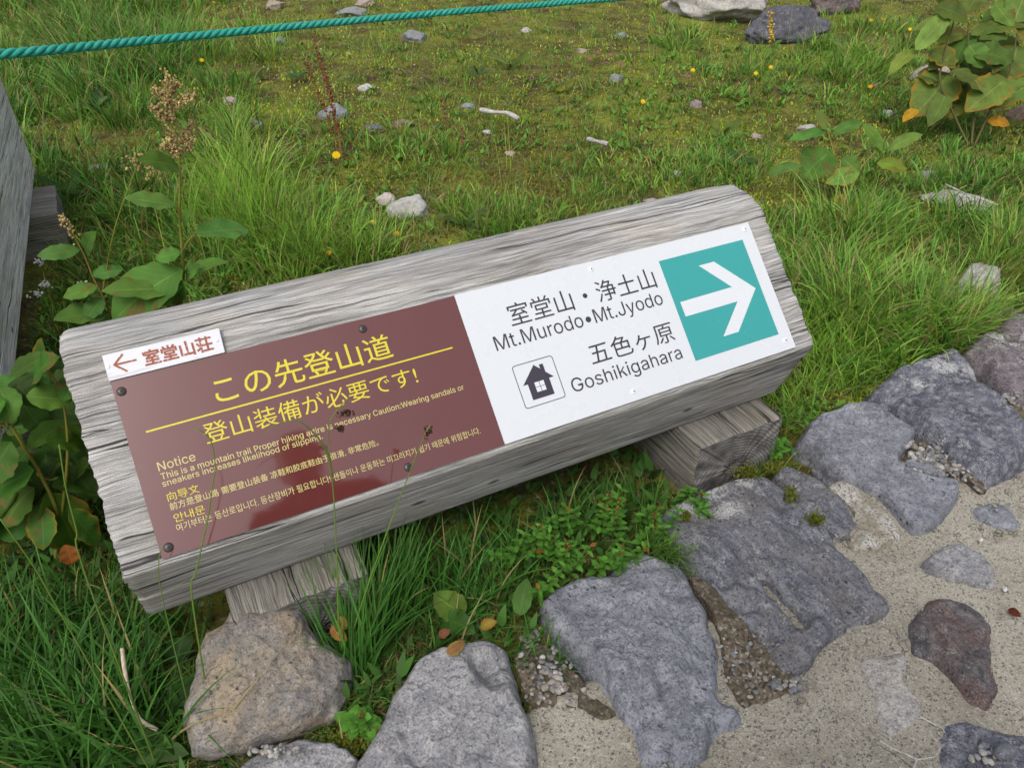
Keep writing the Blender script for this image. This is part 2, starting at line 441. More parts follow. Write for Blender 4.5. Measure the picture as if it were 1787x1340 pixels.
M['red'] = mat_stone("red_scoria", (0.116, 0.105, 0.110), (0.055, 0.050, 0.053), (0.209, 0.198, 0.204), 0.25, 1.4, (0.15, 0.075, 0.055), 0.6)
M['lightstone'] = mat_stone("light_lichen_stone", (0.378, 0.362, 0.336), (0.231, 0.221, 0.210), (0.525, 0.514, 0.493), 0.6, 1.0, (0.33, 0.27, 0.2), 0.4)
t = NT("rope_fibre")
uv = t.coord('UV')
n1 = t.noise(t.map(uv, (30, 160, 1)), 1.0, 4, 0.6)
c = t.mix(n1, (0.008, 0.15, 0.115), (0.020, 0.40, 0.30))
c = t.mix(t.ramp(t.noise(t.coord('Object'), 5, 5, 0.7), [(0.45, 0), (0.7, 0.5)]), c, (0.06, 0.33, 0.27))
c = t.mix(t.ramp(t.noise(t.coord('Object'), 60, 4, 0.7), [(0.55, 0), (0.75, 0.5)]), c, (0.01, 0.09, 0.075))
M['rope'] = t.fin(c, 0.55, t.bump(n1, 0.0015), 0.4)
# sandy mortar of the path
t = NT("sandy_mortar")
P = t.coord('Object')
s1 = t.noise(P, 420, 3, 0.7); s2 = t.noise(P, 4.5, 6, 0.6); s3 = t.voro(P, 300, 'F1', 'Color')
sep = t.node("SeparateColor", {0: s3}).outputs[0]
c = t.mix(t.ramp(s2, [(0.36, 0), (0.66, 1)]), (0.345, 0.315, 0.252), (0.49, 0.455, 0.375))
c = t.mix(t.ramp(sep, [(0.0, 0.85), (0.22, 0.0)]), c, (0.075, 0.07, 0.065))
c = t.mix(t.ramp(sep, [(0.80, 0.0), (1.0, 0.8)]), c, (0.58, 0.55, 0.48))
c = t.mix(t.ramp(s1, [(0.36, 0.6), (0.5, 0)]), c, (0.10, 0.09, 0.075))
c = t.mix(t.ramp(t.noise(P, 11, 6, 0.7), [(0.55, 0), (0.72, 0.55)]), c, (0.15, 0.13, 0.10))
c = t.mix(t.ramp(t.noise(P, 2.2, 6, 0.65), [(0.52, 0), (0.66, 0.45)]), c, t.mix(1.0, c, (0.66, 0.62, 0.56), 'MULTIPLY'))
ckn = t.math('ABSOLUTE', t.math('SUBTRACT', t.noise(P, 3.2, 5, 0.6), 0.5))
ck = t.math('MULTIPLY', t.ramp(ckn, [(0.0015, 1), (0.005, 0)]), t.ramp(t.noise(P, 4.0, 2), [(0.5, 0), (0.56, 1)]))
c = t.mix(t.math('MULTIPLY', ck, 0.8), c, (0.05, 0.045, 0.035))
M['mortar'] = t.fin(c, 0.92, t.bump(t.math('ADD', t.math('ADD', s1, t.math('MULTIPLY', sep, 0.5)), t.math('MULTIPLY', t.noise(P, 40, 5), 2.0)), 0.004), 0.2)
t = NT("gravelly_sand")
P = t.coord('Object')
v = t.node("SeparateColor", {0: t.voro(P, 190, 'F1', 'Color')}).outputs[0]
c = t.ramp(v, [(0.0, (0.05, 0.04, 0.03)), (0.5, (0.12, 0.098, 0.07)), (0.85, (0.17, 0.145, 0.11)), (1.0, (0.32, 0.30, 0.26))])
c = t.mix(t.ramp(t.noise(P, 12, 5), [(0.4, 0.0), (0.65, 0.6)]), c, (0.06, 0.05, 0.035))
M['sand'] = t.fin(c, 0.95, t.bump(t.math('ADD', v, t.noise(P, 60, 5)), 0.006), 0.15)
t = NT("whitish_sand")
P = t.coord('Object')
v = t.node("SeparateColor", {0: t.voro(P, 260, 'F1', 'Color')}).outputs[0]
c = t.ramp(v, [(0.0, (0.10, 0.10, 0.09)), (0.25, (0.30, 0.285, 0.25)), (1.0, (0.48, 0.46, 0.42))])
c = t.mix(t.ramp(t.noise(P, 16, 5), [(0.42, 0.7), (0.6, 0.0)]), c, (0.17, 0.145, 0.09))
M['whitesand'] = t.fin(c, 0.95, t.bump(t.math('ADD', v, t.noise(P, 70, 5)), 0.005), 0.15)
# soil and moss of the hillside
t = NT("mossy_soil")
P = t.coord('Object')
a = t.noise(P, 1.3, 6, 0.65); b = t.noise(P, 5.5, 6, 0.65); d = t.noise(P, 70, 5, 0.7)
c = t.mix(t.ramp(b, [(0.38, 0), (0.60, 1)]), (0.085, 0.066, 0.026), (0.180, 0.195, 0.032))
c = t.mix(t.ramp(a, [(0.50, 0), (0.66, 0.85)]), c, (0.24, 0.29, 0.036))
c = t.mix(t.ramp(t.noise(P, 3.1, 5, 0.6), [(0.60, 0), (0.70, 0.8)]), c, (0.085, 0.050, 0.026))
c = t.mix(t.ramp(d, [(0.32, 0.75), (0.50, 0)]), c, (0.016, 0.014, 0.007))
vs = t.node("SeparateColor", {0: t.voro(P, 110, 'F1', 'Color')}).outputs[0]
c = t.mix(t.ramp(vs, [(0.93, 0), (0.97, 0.7)]), c, (0.28, 0.26, 0.22))
M['ground'] = t.fin(c, 0.95, t.bump(t.math('ADD', d, t.noise(P, 22, 5)), 0.02), 0.1)

# ---------------------------------------------------------------- ground and path
EDGE_PX = [(1900, 560), (1787, 640), (1600, 760), (1450, 870), (1250, 1050), (1050, 1180), (880, 1235), (700, 1340)]
EDGE = [atz(p, 0.03)[:2] for p in EDGE_PX]
EDGE = [np.array([40.0, 2.0]), np.array([6.0, 1.6])] + EDGE + [np.array([-0.15, 0.60]), np.array([-0.8, 0.5]), np.array([-6.0, 0.3]), np.array([-40, 0.0])]
EX = np.array([e[0] for e in EDGE])[::-1]; EY = np.array([e[1] for e in EDGE])[::-1]
def edge_y(x): return np.interp(x, EX, EY)
def ground_z(x, y):
    x = np.asarray(x, float); y = np.asarray(y, float)
    P = p3(x, y)
    z = 0.020 * fbm(P, 1.6, 4, 3) + 0.008 * fbm(P, 9, 3, 5)
    z = z + 0.05 * np.clip((y - 3.0) / 5.0, 0, 6) + 0.02 * fbm(P, 0.25, 3, 9) * np.clip(y - 2, 0, 30)
    k = np.clip((edge_y(x) + 0.10 - y) / 0.12, 0, 1)
    near = np.clip((1.7 - y) / 0.3, 0, 1) * np.clip(1 - np.abs(x - 0.8) / 3, 0, 1)
    z = z * (1 - 0.6 * near)
    return z * (1 - k) - 0.035 * k
def axis(lo, hi, step, far):
    a = np.arange(lo, hi, step); g = []
    s, p = step, hi
    while p < far: g.append(p); s *= 1.35; p += s
    h = []; s, p = step, lo - step
    while p > -far: h.append(p); s *= 1.35; p -= s
    return np.array(h[::-1] + list(a) + g)
gx, gy = axis(-1.2, 7.5, 0.03, 600), axis(0.2, 8.5, 0.03, 600)
GX, GY = np.meshgrid(gx, gy, indexing='ij')
GV = np.stack([GX, GY, ground_z(GX, GY)], -1).reshape(-1, 3)
structure(build("ground", GV, grid_quads(len(gx), len(gy)), M['ground'], origin=(0, 0, 0)))

def path_z(x, y):
    return 0.034 + 0.005 * fbm(p3(x, y), 3.5, 4, 21) + 0.0015 * fbm(p3(x, y), 30, 2, 22)
px_ = np.concatenate([np.linspace(-30, -1, 12), np.arange(-0.9, 3.2, 0.014), np.linspace(3.3, 30, 16)])
tt = np.concatenate([[-0.001, 0.0], np.arange(0.012, 1.4, 0.014), np.geomspace(1.45, 25, 14)])
PX, TT = np.meshgrid(px_, tt, indexing='ij')
ey = edge_y(px_) + 0.012 * fbm(p3(px_, 0 * px_), 14, 3, 31)
PYY = ey[:, None] - TT
PZ = path_z(PX, PYY) - 0.02 * np.clip(1 - TT / 0.03, 0, 1) ** 2
PZ[:, 0] = -0.05
structure(build("path", np.stack([PX, PYY, PZ], -1).reshape(-1, 3), grid_quads(len(px_), len(tt)), M['mortar'], origin=(0, 0, 0)))

# ---------------------------------------------------------------- stones
def slab(name, px, z_trace, H, mat, label, cat='stone', group=None, r=0.035, amp=0.006, seed=0, base=-0.05, tilt=(0, 0), cen=None, grooves=(), jit=0.005, facet=0.8, zref=0.0, spots=()):
    r = r * 0.6
    O = np.array([atz(p, z_trace)[:2] for p in px])
    N = 340
    B = closed_path(O, N)
    c = B.mean(0) if cen is None else atz(cen, z_trace)[:2]
    nrm = B - c; nrm /= np.linalg.norm(nrm, axis=1)[:, None]
    B = B + nrm * (jit * fbm(p3(B[:, 0], B[:, 1]), 26, 4, seed + 1, 0.62) + 0.005)[:, None]
    t_ = np.concatenate([np.linspace(0, 0.8, 70)[1:], np.linspace(0.8, 1, 30)[1:]])
    XY = c + (B - c)[:, None, :] * t_[None, :, None]
    flat = XY.reshape(-1, 2)
    seg = B
    d = np.full(len(flat), 9.0)
    for k in range(0, N, 4):
        a_, b_ = seg[k], seg[(k + 4) % N]
        ab = b_ - a_; s_ = np.clip(((flat - a_) @ ab) / (ab @ ab + 1e-12), 0, 1)
        d = np.minimum(d, np.linalg.norm(flat - (a_ + s_[:, None] * ab), axis=1))
    q = np.clip(d / r, 0, 1)
    P = p3(flat[:, 0], flat[:, 1], 0.0)
    q = np.clip(q * (1 + 0.7 * fbm(P, 12, 3, seed + 2)), 0, 1)
    prof = np.clip(1 - (1 - q) ** 2, 0, 1) ** 0.6
    lump = fbm(P, 5, 3, seed + 3)
    rid = np.abs(fbm(P, 11, 3, seed + 5))
    step_ = np.floor((lump * 1.5 + 0.4 * fbm(P, 18, 2, seed + 8)) * 3) / 3
    cell = np.abs(fbm(P, 22, 2, seed + 7)); ck = np.clip(1 - cell / 0.10, 0, 1) * np.clip(fbm(P, 6, 2, seed + 12) * 2, 0, 1)
    z = zref + H * prof + prof * amp * (1.2 * lump + 1.1 * facet * step_ - 0.7 * rid + 0.28 * fbm(P, 40, 4, seed + 6, 0.6) - 0.6 * ck)
    z = z + prof * ((flat - c) @ np.array(tilt))
    for (g0, g1, gw, gd) in grooves:
        a_, b_ = atz(g0, z_trace)[:2], atz(g1, z_trace)[:2]
        ab = b_ - a_; s_ = np.clip(((flat - a_) @ ab) / (ab @ ab), 0, 1)
        dd = np.linalg.norm(flat - (a_ + s_[:, None] * ab), axis=1) + 0.004 * fbm(P, 35, 2, seed + 9)
        z -= gd * np.clip((gw - dd) / 0.005, 0, 1) * prof
    V = np.concatenate([XY, z.reshape(N, -1, 1)], -1)
    sk = []
    for zz, off in ((0.6, 0.002), (0.2, 0.004), (-0.2, 0.003), (-1, 0.0)):
        zs = zref + (H * zz * 0.25 if zz > 0 else base * (-zz))
        o2 = B + nrm * off
        sk.append(np.concatenate([o2, np.full((N, 1), zs)], 1)[:, None])
    V = np.concatenate([V] + sk, 1)
    nv = V.shape[1]
    VV = np.concatenate([V.reshape(-1, 3), [[c[0], c[1], z.reshape(N, -1)[:, 0].mean()]]])
    i = np.arange(N)
    T = np.stack([np.full(N, N * nv), i * nv, ((i + 1) % N) * nv], 1)
    lich = np.zeros(len(VV))
    for (sx, sy, sr) in spots:
        q = atz((sx, sy), z_trace)[:2]
        lich = np.maximum(lich, np.exp(-((VV[:, :2] - q) ** 2).sum(1) / sr ** 2))
    o = build(name, VV, [grid_quads(N, nv, True)[:, ::-1], T], mat, col=np.repeat(lich[:, None], 3, 1))
    return tag(o, label, cat, group), (B, c)

FOOT = []    # outlines on the ground where nothing may grow
def kerb(*a, **k):
    o, (B, c) = slab("kerb_stone", *a, group="flat stones edging the path", **k); FOOT.append(B[::6]); return o
K1 = [(600, 1370), (632, 1310), (662, 1265), (692, 1190), (722, 1152), (788, 1122), (850, 1113), (880, 1128), (902, 1172), (908, 1222), (930, 1275), (942, 1340), (930, 1400), (850, 1460), (700, 1470), (610, 1430)]
kerb(K1, 0.055, 0.070, M['k_grey'], "pale grey flat stone cut off by the bottom edge, right of the tan boulder", seed=11, amp=0.006, r=0.05)
K2 = [(945, 1050), (985, 1012), (1060, 988), (1080, 966), (1130, 958), (1187, 990), (1216, 1020), (1240, 1070), (1255, 1130), (1262, 1195), (1298, 1240), (1300, 1262), (1286, 1288), (1250, 1288), (1238, 1315), (1208, 1336), (1150, 1345), (1112, 1322), (1100, 1270), (1065, 1215), (1035, 1172), (1000, 1130), (960, 1088)]
kerb(K2, 0.05, 0.062, M['k_blue'], "blue-grey pitted stone tapering to a lobed tip in the sand", seed=23, amp=0.006, r=0.045, cen=(1130, 1130))
K3 = [(1142, 908), (1180, 880), (1250, 846), (1330, 828), (1356, 838), (1400, 880), (1452, 930), (1490, 975), (1530, 1020), (1557, 1056), (1540, 1075), (1500, 1086), (1440, 1120), (1412, 1160), (1385, 1179), (1350, 1160), (1318, 1110), (1260, 1050), (1220, 1000), (1178, 950), (1152, 928)]
kerb(K3, 0.05, 0.060, M['k_slab'], "largest dark slab with two straight grooves and white lichen on its upper end", seed=37, amp=0.0045, r=0.03, cen=(1360, 1000),
     grooves=[((1337, 1020), (1400, 1092), 0.013, 0.036), ((1428, 1000), (1500, 1090), 0.026, 0.018), ((1222, 1010), (1330, 1130), 0.006, 0.010)], spots=[(1195, 885, .035), (1245, 860, .04), (1300, 845, .035), (1270, 895, .04), (1340, 850, .02)])
K3B = [(1352, 822), (1380, 814), (1438, 850), (1480, 890), (1497, 915), (1466, 941), (1430, 915), (1388, 878)]
kerb(K3B, 0.045, 0.054, M['k_slab'], "narrow slate strip between the grooved slab and a white sandy patch", seed=41, amp=0.004, r=0.02)
K4 = [(1395, 768), (1414, 738), (1463, 711), (1510, 695), (1549, 722), (1596, 754), (1592, 771), (1572, 795), (1577, 815), (1628, 830), (1674, 834), (1678, 850), (1663, 873), (1647, 909), (1596, 928), (1573, 905), (1537, 865), (1479, 834), (1428, 795)]
kerb(K4, 0.05, 0.062, M['k_blue'], "blue-grey slab with a notched side holding white gravel", seed=53, amp=0.0045, r=0.03, cen=(1520, 790), spots=[(1490, 718, .03), (1535, 722, .02)])
K5 = [(1516, 684), (1549, 654), (1592, 630), (1643, 615), (1680, 621), (1710, 650), (1753, 709), (1787, 744), (1800, 800), (1745, 832), (1722, 843), (1698, 826), (1667, 801), (1604, 754), (1555, 718)]
kerb(K5, 0.06, 0.088, M['k_dark'], "dark blue humped stone dusted with pale lichen at the right edge", seed=61, amp=0.006, r=0.075, cen=(1660, 735), spots=[(1640, 650, .06), (1690, 655, .05), (1600, 680, .04)])
K6 = [(1676, 617), (1714, 583), (1749, 562), (1790, 540), (1860, 530), (1920, 580), (1930, 660), (1850, 730), (1790, 702), (1753, 688), (1718, 645)]
kerb(K6, 0.06, 0.085, M['k_purple'], "purplish brown stone at the far right end of the kerb", seed=71, amp=0.006, spots=[(1740, 610, .05), (1790, 600, .05)], r=0.06)
K0 = [(380, 1380), (430, 1325), (480, 1300), (545, 1290), (600, 1305), (625, 1335), (600, 1400), (500, 1440), (400, 1430)]
kerb(K0, 0.03, 0.05, M['k_grey'], "low grey stone half hidden beneath the tan boulder", seed=75, amp=0.006, r=0.03)

def cobble(px, H, mat, label, seed, **k):
    kw = dict(r=0.03, amp=0.007, zref=0.03, base=-0.05); kw.update(k)
    o, (B, c) = slab("cobble", px, 0.04, H, mat, label, group="stones set in the sandy mortar", seed=seed, **kw); return o
cobble([(1612, 985), (1640, 962), (1668, 955), (1700, 970), (1728, 995), (1728, 1020), (1700, 1020), (1660, 1008), (1625, 1002)], 0.028, M['k_grey'], "pale grey stone lying alone in the sandy mortar", 81)
cobble([(1590, 1110), (1604, 1075), (1625, 1050), (1670, 1048), (1712, 1065), (1728, 1100), (1722, 1140), (1735, 1190), (1725, 1225), (1690, 1215), (1660, 1180), (1625, 1150), (1600, 1140)], 0.016, M['red'], "dark jagged stone with a rusty red centre", 83)
cobble([(1508, 1145), (1540, 1150), (1560, 1140), (1580, 1145), (1582, 1190), (1608, 1220), (1595, 1250), (1560, 1280), (1535, 1260), (1525, 1210), (1505, 1170)], 0.016, M['lightstone'], "whitish speckled stone worn level with the mortar", 85, amp=0.004)
cobble([(1430, 1300), (1445, 1275), (1470, 1270), (1488, 1285), (1486, 1320), (1475, 1360), (1440, 1365), (1425, 1335)], 0.015, M['k_dark'], "small rounded dark stone near the bottom edge", 87, amp=0.004)
cobble([(1640, 1290), (1665, 1262), (1690, 1255), (1730, 1275), (1790, 1285), (1850, 1330), (1800, 1400), (1690, 1390), (1650, 1340)], 0.015, M['k_dark'], "nearly black flat stone in the bottom right corner", 89, amp=0.004)
cobble([(1703, 885), (1725, 875), (1750, 878), (1770, 895), (1775, 910), (1750, 915), (1720, 905)], 0.011, M['k_blue'], "faint bluish stone barely showing through the mortar", 91, amp=0.003)

def rock_mesh(c, r3, seed, yaw=0.0, rough=0.35, sub=4, cuts=9):
    import bmesh
    bm = bmesh.new(); bmesh.ops.create_icosphere(bm, subdivisions=sub, radius=1.0)
    V = np.array([v.co[:] for v in bm.verts]); F = np.array([[v.index for v in f.verts] for f in bm.faces]); bm.free()
    rg = np.random.default_rng(seed)
    V = V * (1 + 0.25 * fbm(V + seed, 1.1, 2, seed))[:, None]
    for k in range(cuts):
        d = unit(rg.normal(size=3)); h = rg.uniform(0.55, 0.85)
        e = np.clip(V @ d - h, 0, None); V = V - e[:, None] * d * 0.92
    V = V * (1 + rough * 0.22 * fbm(V + seed, 3.5, 4, seed + 4))[:, None]
    V = V / np.abs(V).max(0) * np.asarray(r3)
    ca, sa = math.cos(yaw), math.sin(yaw)
    V = V @ np.array([[ca, sa, 0], [-sa, ca, 0], [0, 0, 1]])
    return V + np.asarray(c), F
VIEW_YAW = math.atan2(R[1, 0], R[0, 0])
def rock(name, p, w, h, col, label, seed, ang=0.0, mat=None, group="loose stones on the mossy slope", flat=1.0, cat='stone', sub=4, depth=0.7, cuts=9):
    g = atz((p[0], p[1] + h * 0.35), 0.02); g[2] = float(ground_z(g[0], g[1]))
    for _ in range(3):
        g = atz((p[0], p[1] + h * 0.35), g[2]); g[2] = float(ground_z(g[0], g[1]))
    d = proj_many(g)[1]
    rx = w / 2 * d / F_PX; ry = rx * depth; rz = h / 2 * d / F_PX * flat
    c = g + np.array([0, 0, rz * (0.45 if mat else 0.22)])
    V, F = rock_mesh(c, (rx, ry, rz), seed, VIEW_YAW + math.radians(ang), 0.5, sub, cuts)
    o = build(name, V, F, mat or M['pebble'], origin=(c[0], c[1], g[2]), col=np.broadcast_to(np.asarray(col), (len(V), 3)))
    FOOT.append(np.stack([c[0] + rx * 0.8 * np.cos(np.linspace(0, 6.28, 10)), c[1] + ry * 0.8 * np.sin(np.linspace(0, 6.28, 10))], 1))
    return tag(o, label, cat, group)
GREY, TAN, WHT, BLU, BRN, PNK, DRK = (0.23, 0.235, 0.24), (0.33, 0.28, 0.21), (0.46, 0.45, 0.42), (0.13, 0.135, 0.16), (0.19, 0.13, 0.10), (0.36, 0.29, 0.26), (0.07, 0.07, 0.075)
ROCKS = [
 ((724, 60), 64, 32, GREY, "grey wedge-shaped stone just below the rope", -25),
 ((480, 8), 36, 22, TAN, "small tan stone at the top edge above the rope", 0),
 ((612, 18), 60, 22, GREY, "flat grey stone at the top edge, left of the wedge stone", 0),
 ((636, 3), 40, 18, PNK, "pinkish stone cut by the top edge", 0),
 ((488, 70), 30, 22, GREY, "grey stone behind the arching grass tuft under the rope", 0),
 ((638, 146), 30, 18, WHT, "small whitish stone left of centre in the upper moss", 0),
 ((586, 190), 68, 44, (0.24, 0.26, 0.27), "grey mossy stone behind the rust red dock stalks", 8),
 ((446, 215), 34, 24, GREY, "grey stone right of the tan flower plume", 0),
 ((404, 174), 30, 18, PNK, "pale flat stone in the moss above the tall knotweed", 0),
 ((712, 353), 82, 58, WHT, "largest white stone, behind the brown half of the sign", -10),
 ((674, 343), 42, 30, (0.5, 0.44, 0.4), "pinkish white stone touching the largest white stone", 0),
 ((918, 51), 24, 16, WHT, "small white stone under the rope's middle", 0),
 ((1075, 135), 28, 20, GREY, "small angular grey stone beside pink flowers", 10),
 ((850, 229), 20, 9, WHT, "tiny white chip below the bleached driftwood", 0),
 ((704, 211), 44, 18, BRN, "flat brown stone in the moss left of the driftwood", 0),
 ((652, 220), 34, 13, BLU, "dark flat stone beside the flat brown stone", 0),
 ((816, 184), 28, 13, GREY, "low grey stone at the driftwood's left end", 0),
 ((890, 267), 20, 9, PNK, "small pinkish chip on bare soil under the driftwood", 0),
 ((1180, 300), 20, 11, WHT, "small white stone above the arrow half of the sign", 0),
 ((1140, 349), 38, 18, (0.33, 0.31, 0.27), "tan grey stone peeping over the beam's top edge", 0),
 ((1213, 180), 28, 17, (0.3, 0.24, 0.24), "purplish stone with a pale top in the short turf", 0),
 ((1407, 221), 38, 17, (0.36, 0.35, 0.32), "pale rounded stone above the drooping leaves", 0),
 ((1546, 196), 28, 14, WHT, "white stone left of the yellowing broad leaf plant", 0),
 ((1622, 122), 88, 34, PNK, "pinkish flat topped stone behind the broad leaf plant", 6),
 ((1706, 131), 30, 34, GREY, "upright grey stone among the broad leaves", 0),
 ((1776, 195), 50, 36, BRN, "brownish stone at the right edge under the broad leaves", 0),
 ((172, 290), 40, 14, GREY, "low grey stone near the second sign's far end", 0),
 ((206, 289), 22, 12, PNK, "small pale stone next to the low grey stone", 0),
 ((1738, 14), 30, 16, WHT, "white stone at the top right corner", 0),
 ((1615, 302), 34, 20, GREY, "small pale stone above the gravelly flat stone", 0),
 ((1016, 88), 22, 11, TAN, "small tan stone under the pink flowers", 0),
 ((1085, 60), 26, 13, GREY, "small grey stone near the rope's right end", 0),
 ((1322, 236), 24, 11, PNK, "small pinkish stone in the yellow moss", 0),
 ((1385, 500), 20, 12, WHT, "small white stone in grass beside the beam end", 0),
]
for i, (p, w, h, col, lab, ang) in enumerate(ROCKS):
    rock("stone", p, w, h, col, lab, 100 + i * 7, ang)
rock("boulder", (1378, 48), 162, 72, BLU, "dark blue-grey rounded boulder at the top behind goldenrod", 301, 0, M['k_boulder'], None, 1.15, 'boulder', 5, 0.6, 3)
rock("boulder", (1262, 4), 215, 72, WHT, "long whitish lichen boulder cut by the top edge", 305, -4, M['lightstone'], None, 1.1, 'boulder', 5)
rock("boulder", (1452, 0), 110, 60, BRN, "dark reddish brown boulder at the top edge", 309, 0, M['red'], None, 1.0, 'boulder', 5)
rock("boulder", (1700, 478), 140, 112, GREY, "elongated speckled grey rock in the long grass at right", 313, 50, M['lightstone'], None, 0.62, 'rock', 5, 0.5, 4)
rock("boulder", (1672, 338), 130, 52, GREY, "flat gravelly grey rock below the yellowing leaves", 317, -20, M['lightstone'], None, 0.6, 'rock', 5)
# the tan boulder in front of the sign
def big_boulder():
    px = [(415, 1061), (462, 1063), (521, 1061), (537, 1077), (548, 1101), (580, 1124), (611, 1155), (617, 1195), (609, 1226), (595, 1253), (568, 1269), (509, 1285), (462, 1296), (415, 1312), (376, 1326), (337, 1322), (329, 1300), (315, 1265), (315, 1234), (325, 1206), (337, 1175), (343, 1136), (360, 1105), (392, 1085)]
    P0 = atz((460, 1270), 0.0) + np.array([0, 0.09, 0.10])
    m = unit(unit(CAM - P0) * 0.9 + np.array([0, 0, 0.2]))
    def onpl(p):
        r = ray(*p); return CAM + r * (((P0 - CAM) @ m) / (r @ m))
    B = closed_path(np.array([onpl(p) for p in px]), 220)
    c = B.mean(0)
    N = len(B)
    e1 = unit(np.cross(m, [0, 0, 1])); e2 = np.cross(m, e1)
    rings = []
    tf = np.concatenate([np.linspace(0.02, 0.85, 40), np.linspace(0.87, 1.0, 12)])
    for t_ in tf:
        X = c + (B - c) * t_
        rings.append(X + m * (0.075 * (1 - t_ ** 3.2) ** 0.55))
    tb = np.linspace(1.0, 0.05, 26)[1:]
    for t_ in tb:
        X = c + (B - c) * t_
        rings.append(X - m * (0.16 * (1 - t_ ** 2.4) ** 0.6))
    V = np.stack(rings, 1)
    flat = V.reshape(-1, 3)
    loc = flat - c
    w = np.clip((loc @ m) / 0.05, 0, 1)
    lx, ly = loc @ e1, loc @ e2
    # big planes: a ridge towards the right third and chipped lower face
    disp = 0.016 * fbm(flat, 7, 3, 71) - 0.012 * np.abs(fbm(flat, 14, 3, 73)) + 0.004 * fbm(flat, 45, 3, 75)
    lump = fbm(flat, 9, 2, 77)
    disp += 0.010 * (np.floor(lump * 4) / 4)
    rr = np.clip(np.linalg.norm(loc, axis=1) / 0.15, 0.15, 1)
    V = flat + (m[None] * (disp * w)[:, None]) + (loc / (np.linalg.norm(loc, axis=1)[:, None] + 1e-9)) * (disp * (1 - w) * 0.5)[:, None]
    nv = len(tf) + len(tb)
    Q = grid_quads(N, nv, True)
    i = np.arange(N)
    VV = np.concatenate([V, [V.reshape(N, nv, 3)[:, 0].mean(0), V.reshape(N, nv, 3)[:, -1].mean(0)]])
    T = np.concatenate([np.stack([np.full(N, N * nv), i * nv, ((i + 1) % N) * nv], 1), np.stack([np.full(N, N * nv + 1), ((i + 1) % N) * nv + nv - 1, i * nv + nv - 1], 1)])
    o = build("boulder", VV, [Q[:, ::-1], T], M['boulder'])
    tag(o, "tan and grey angular boulder leaning against the sign's left support", "boulder")
    FOOT.append(np.array([[c[0] + 0.1 * math.cos(a), c[1] + 0.1 * math.sin(a)] for a in np.linspace(0, 6.28, 12)]))
    return o
big_boulder()

# ---------------------------------------------------------------- the trail sign
BL = np.array([-0.11837948, 0.97506595, 1.30 - 0.93811083])
U_ = np.array([1.0, 0, 0]); NRM = unit([0, -0.70190180, 0.71227373]); V_ = np.cross(NRM, U_)
def pan(u, v, off=0.0):
    u = np.asarray(u, float); v = np.asarray(v, float); off = np.asarray(off, float)
    return BL + u[..., None] * U_ + v[..., None] * V_ + off[..., None] * NRM

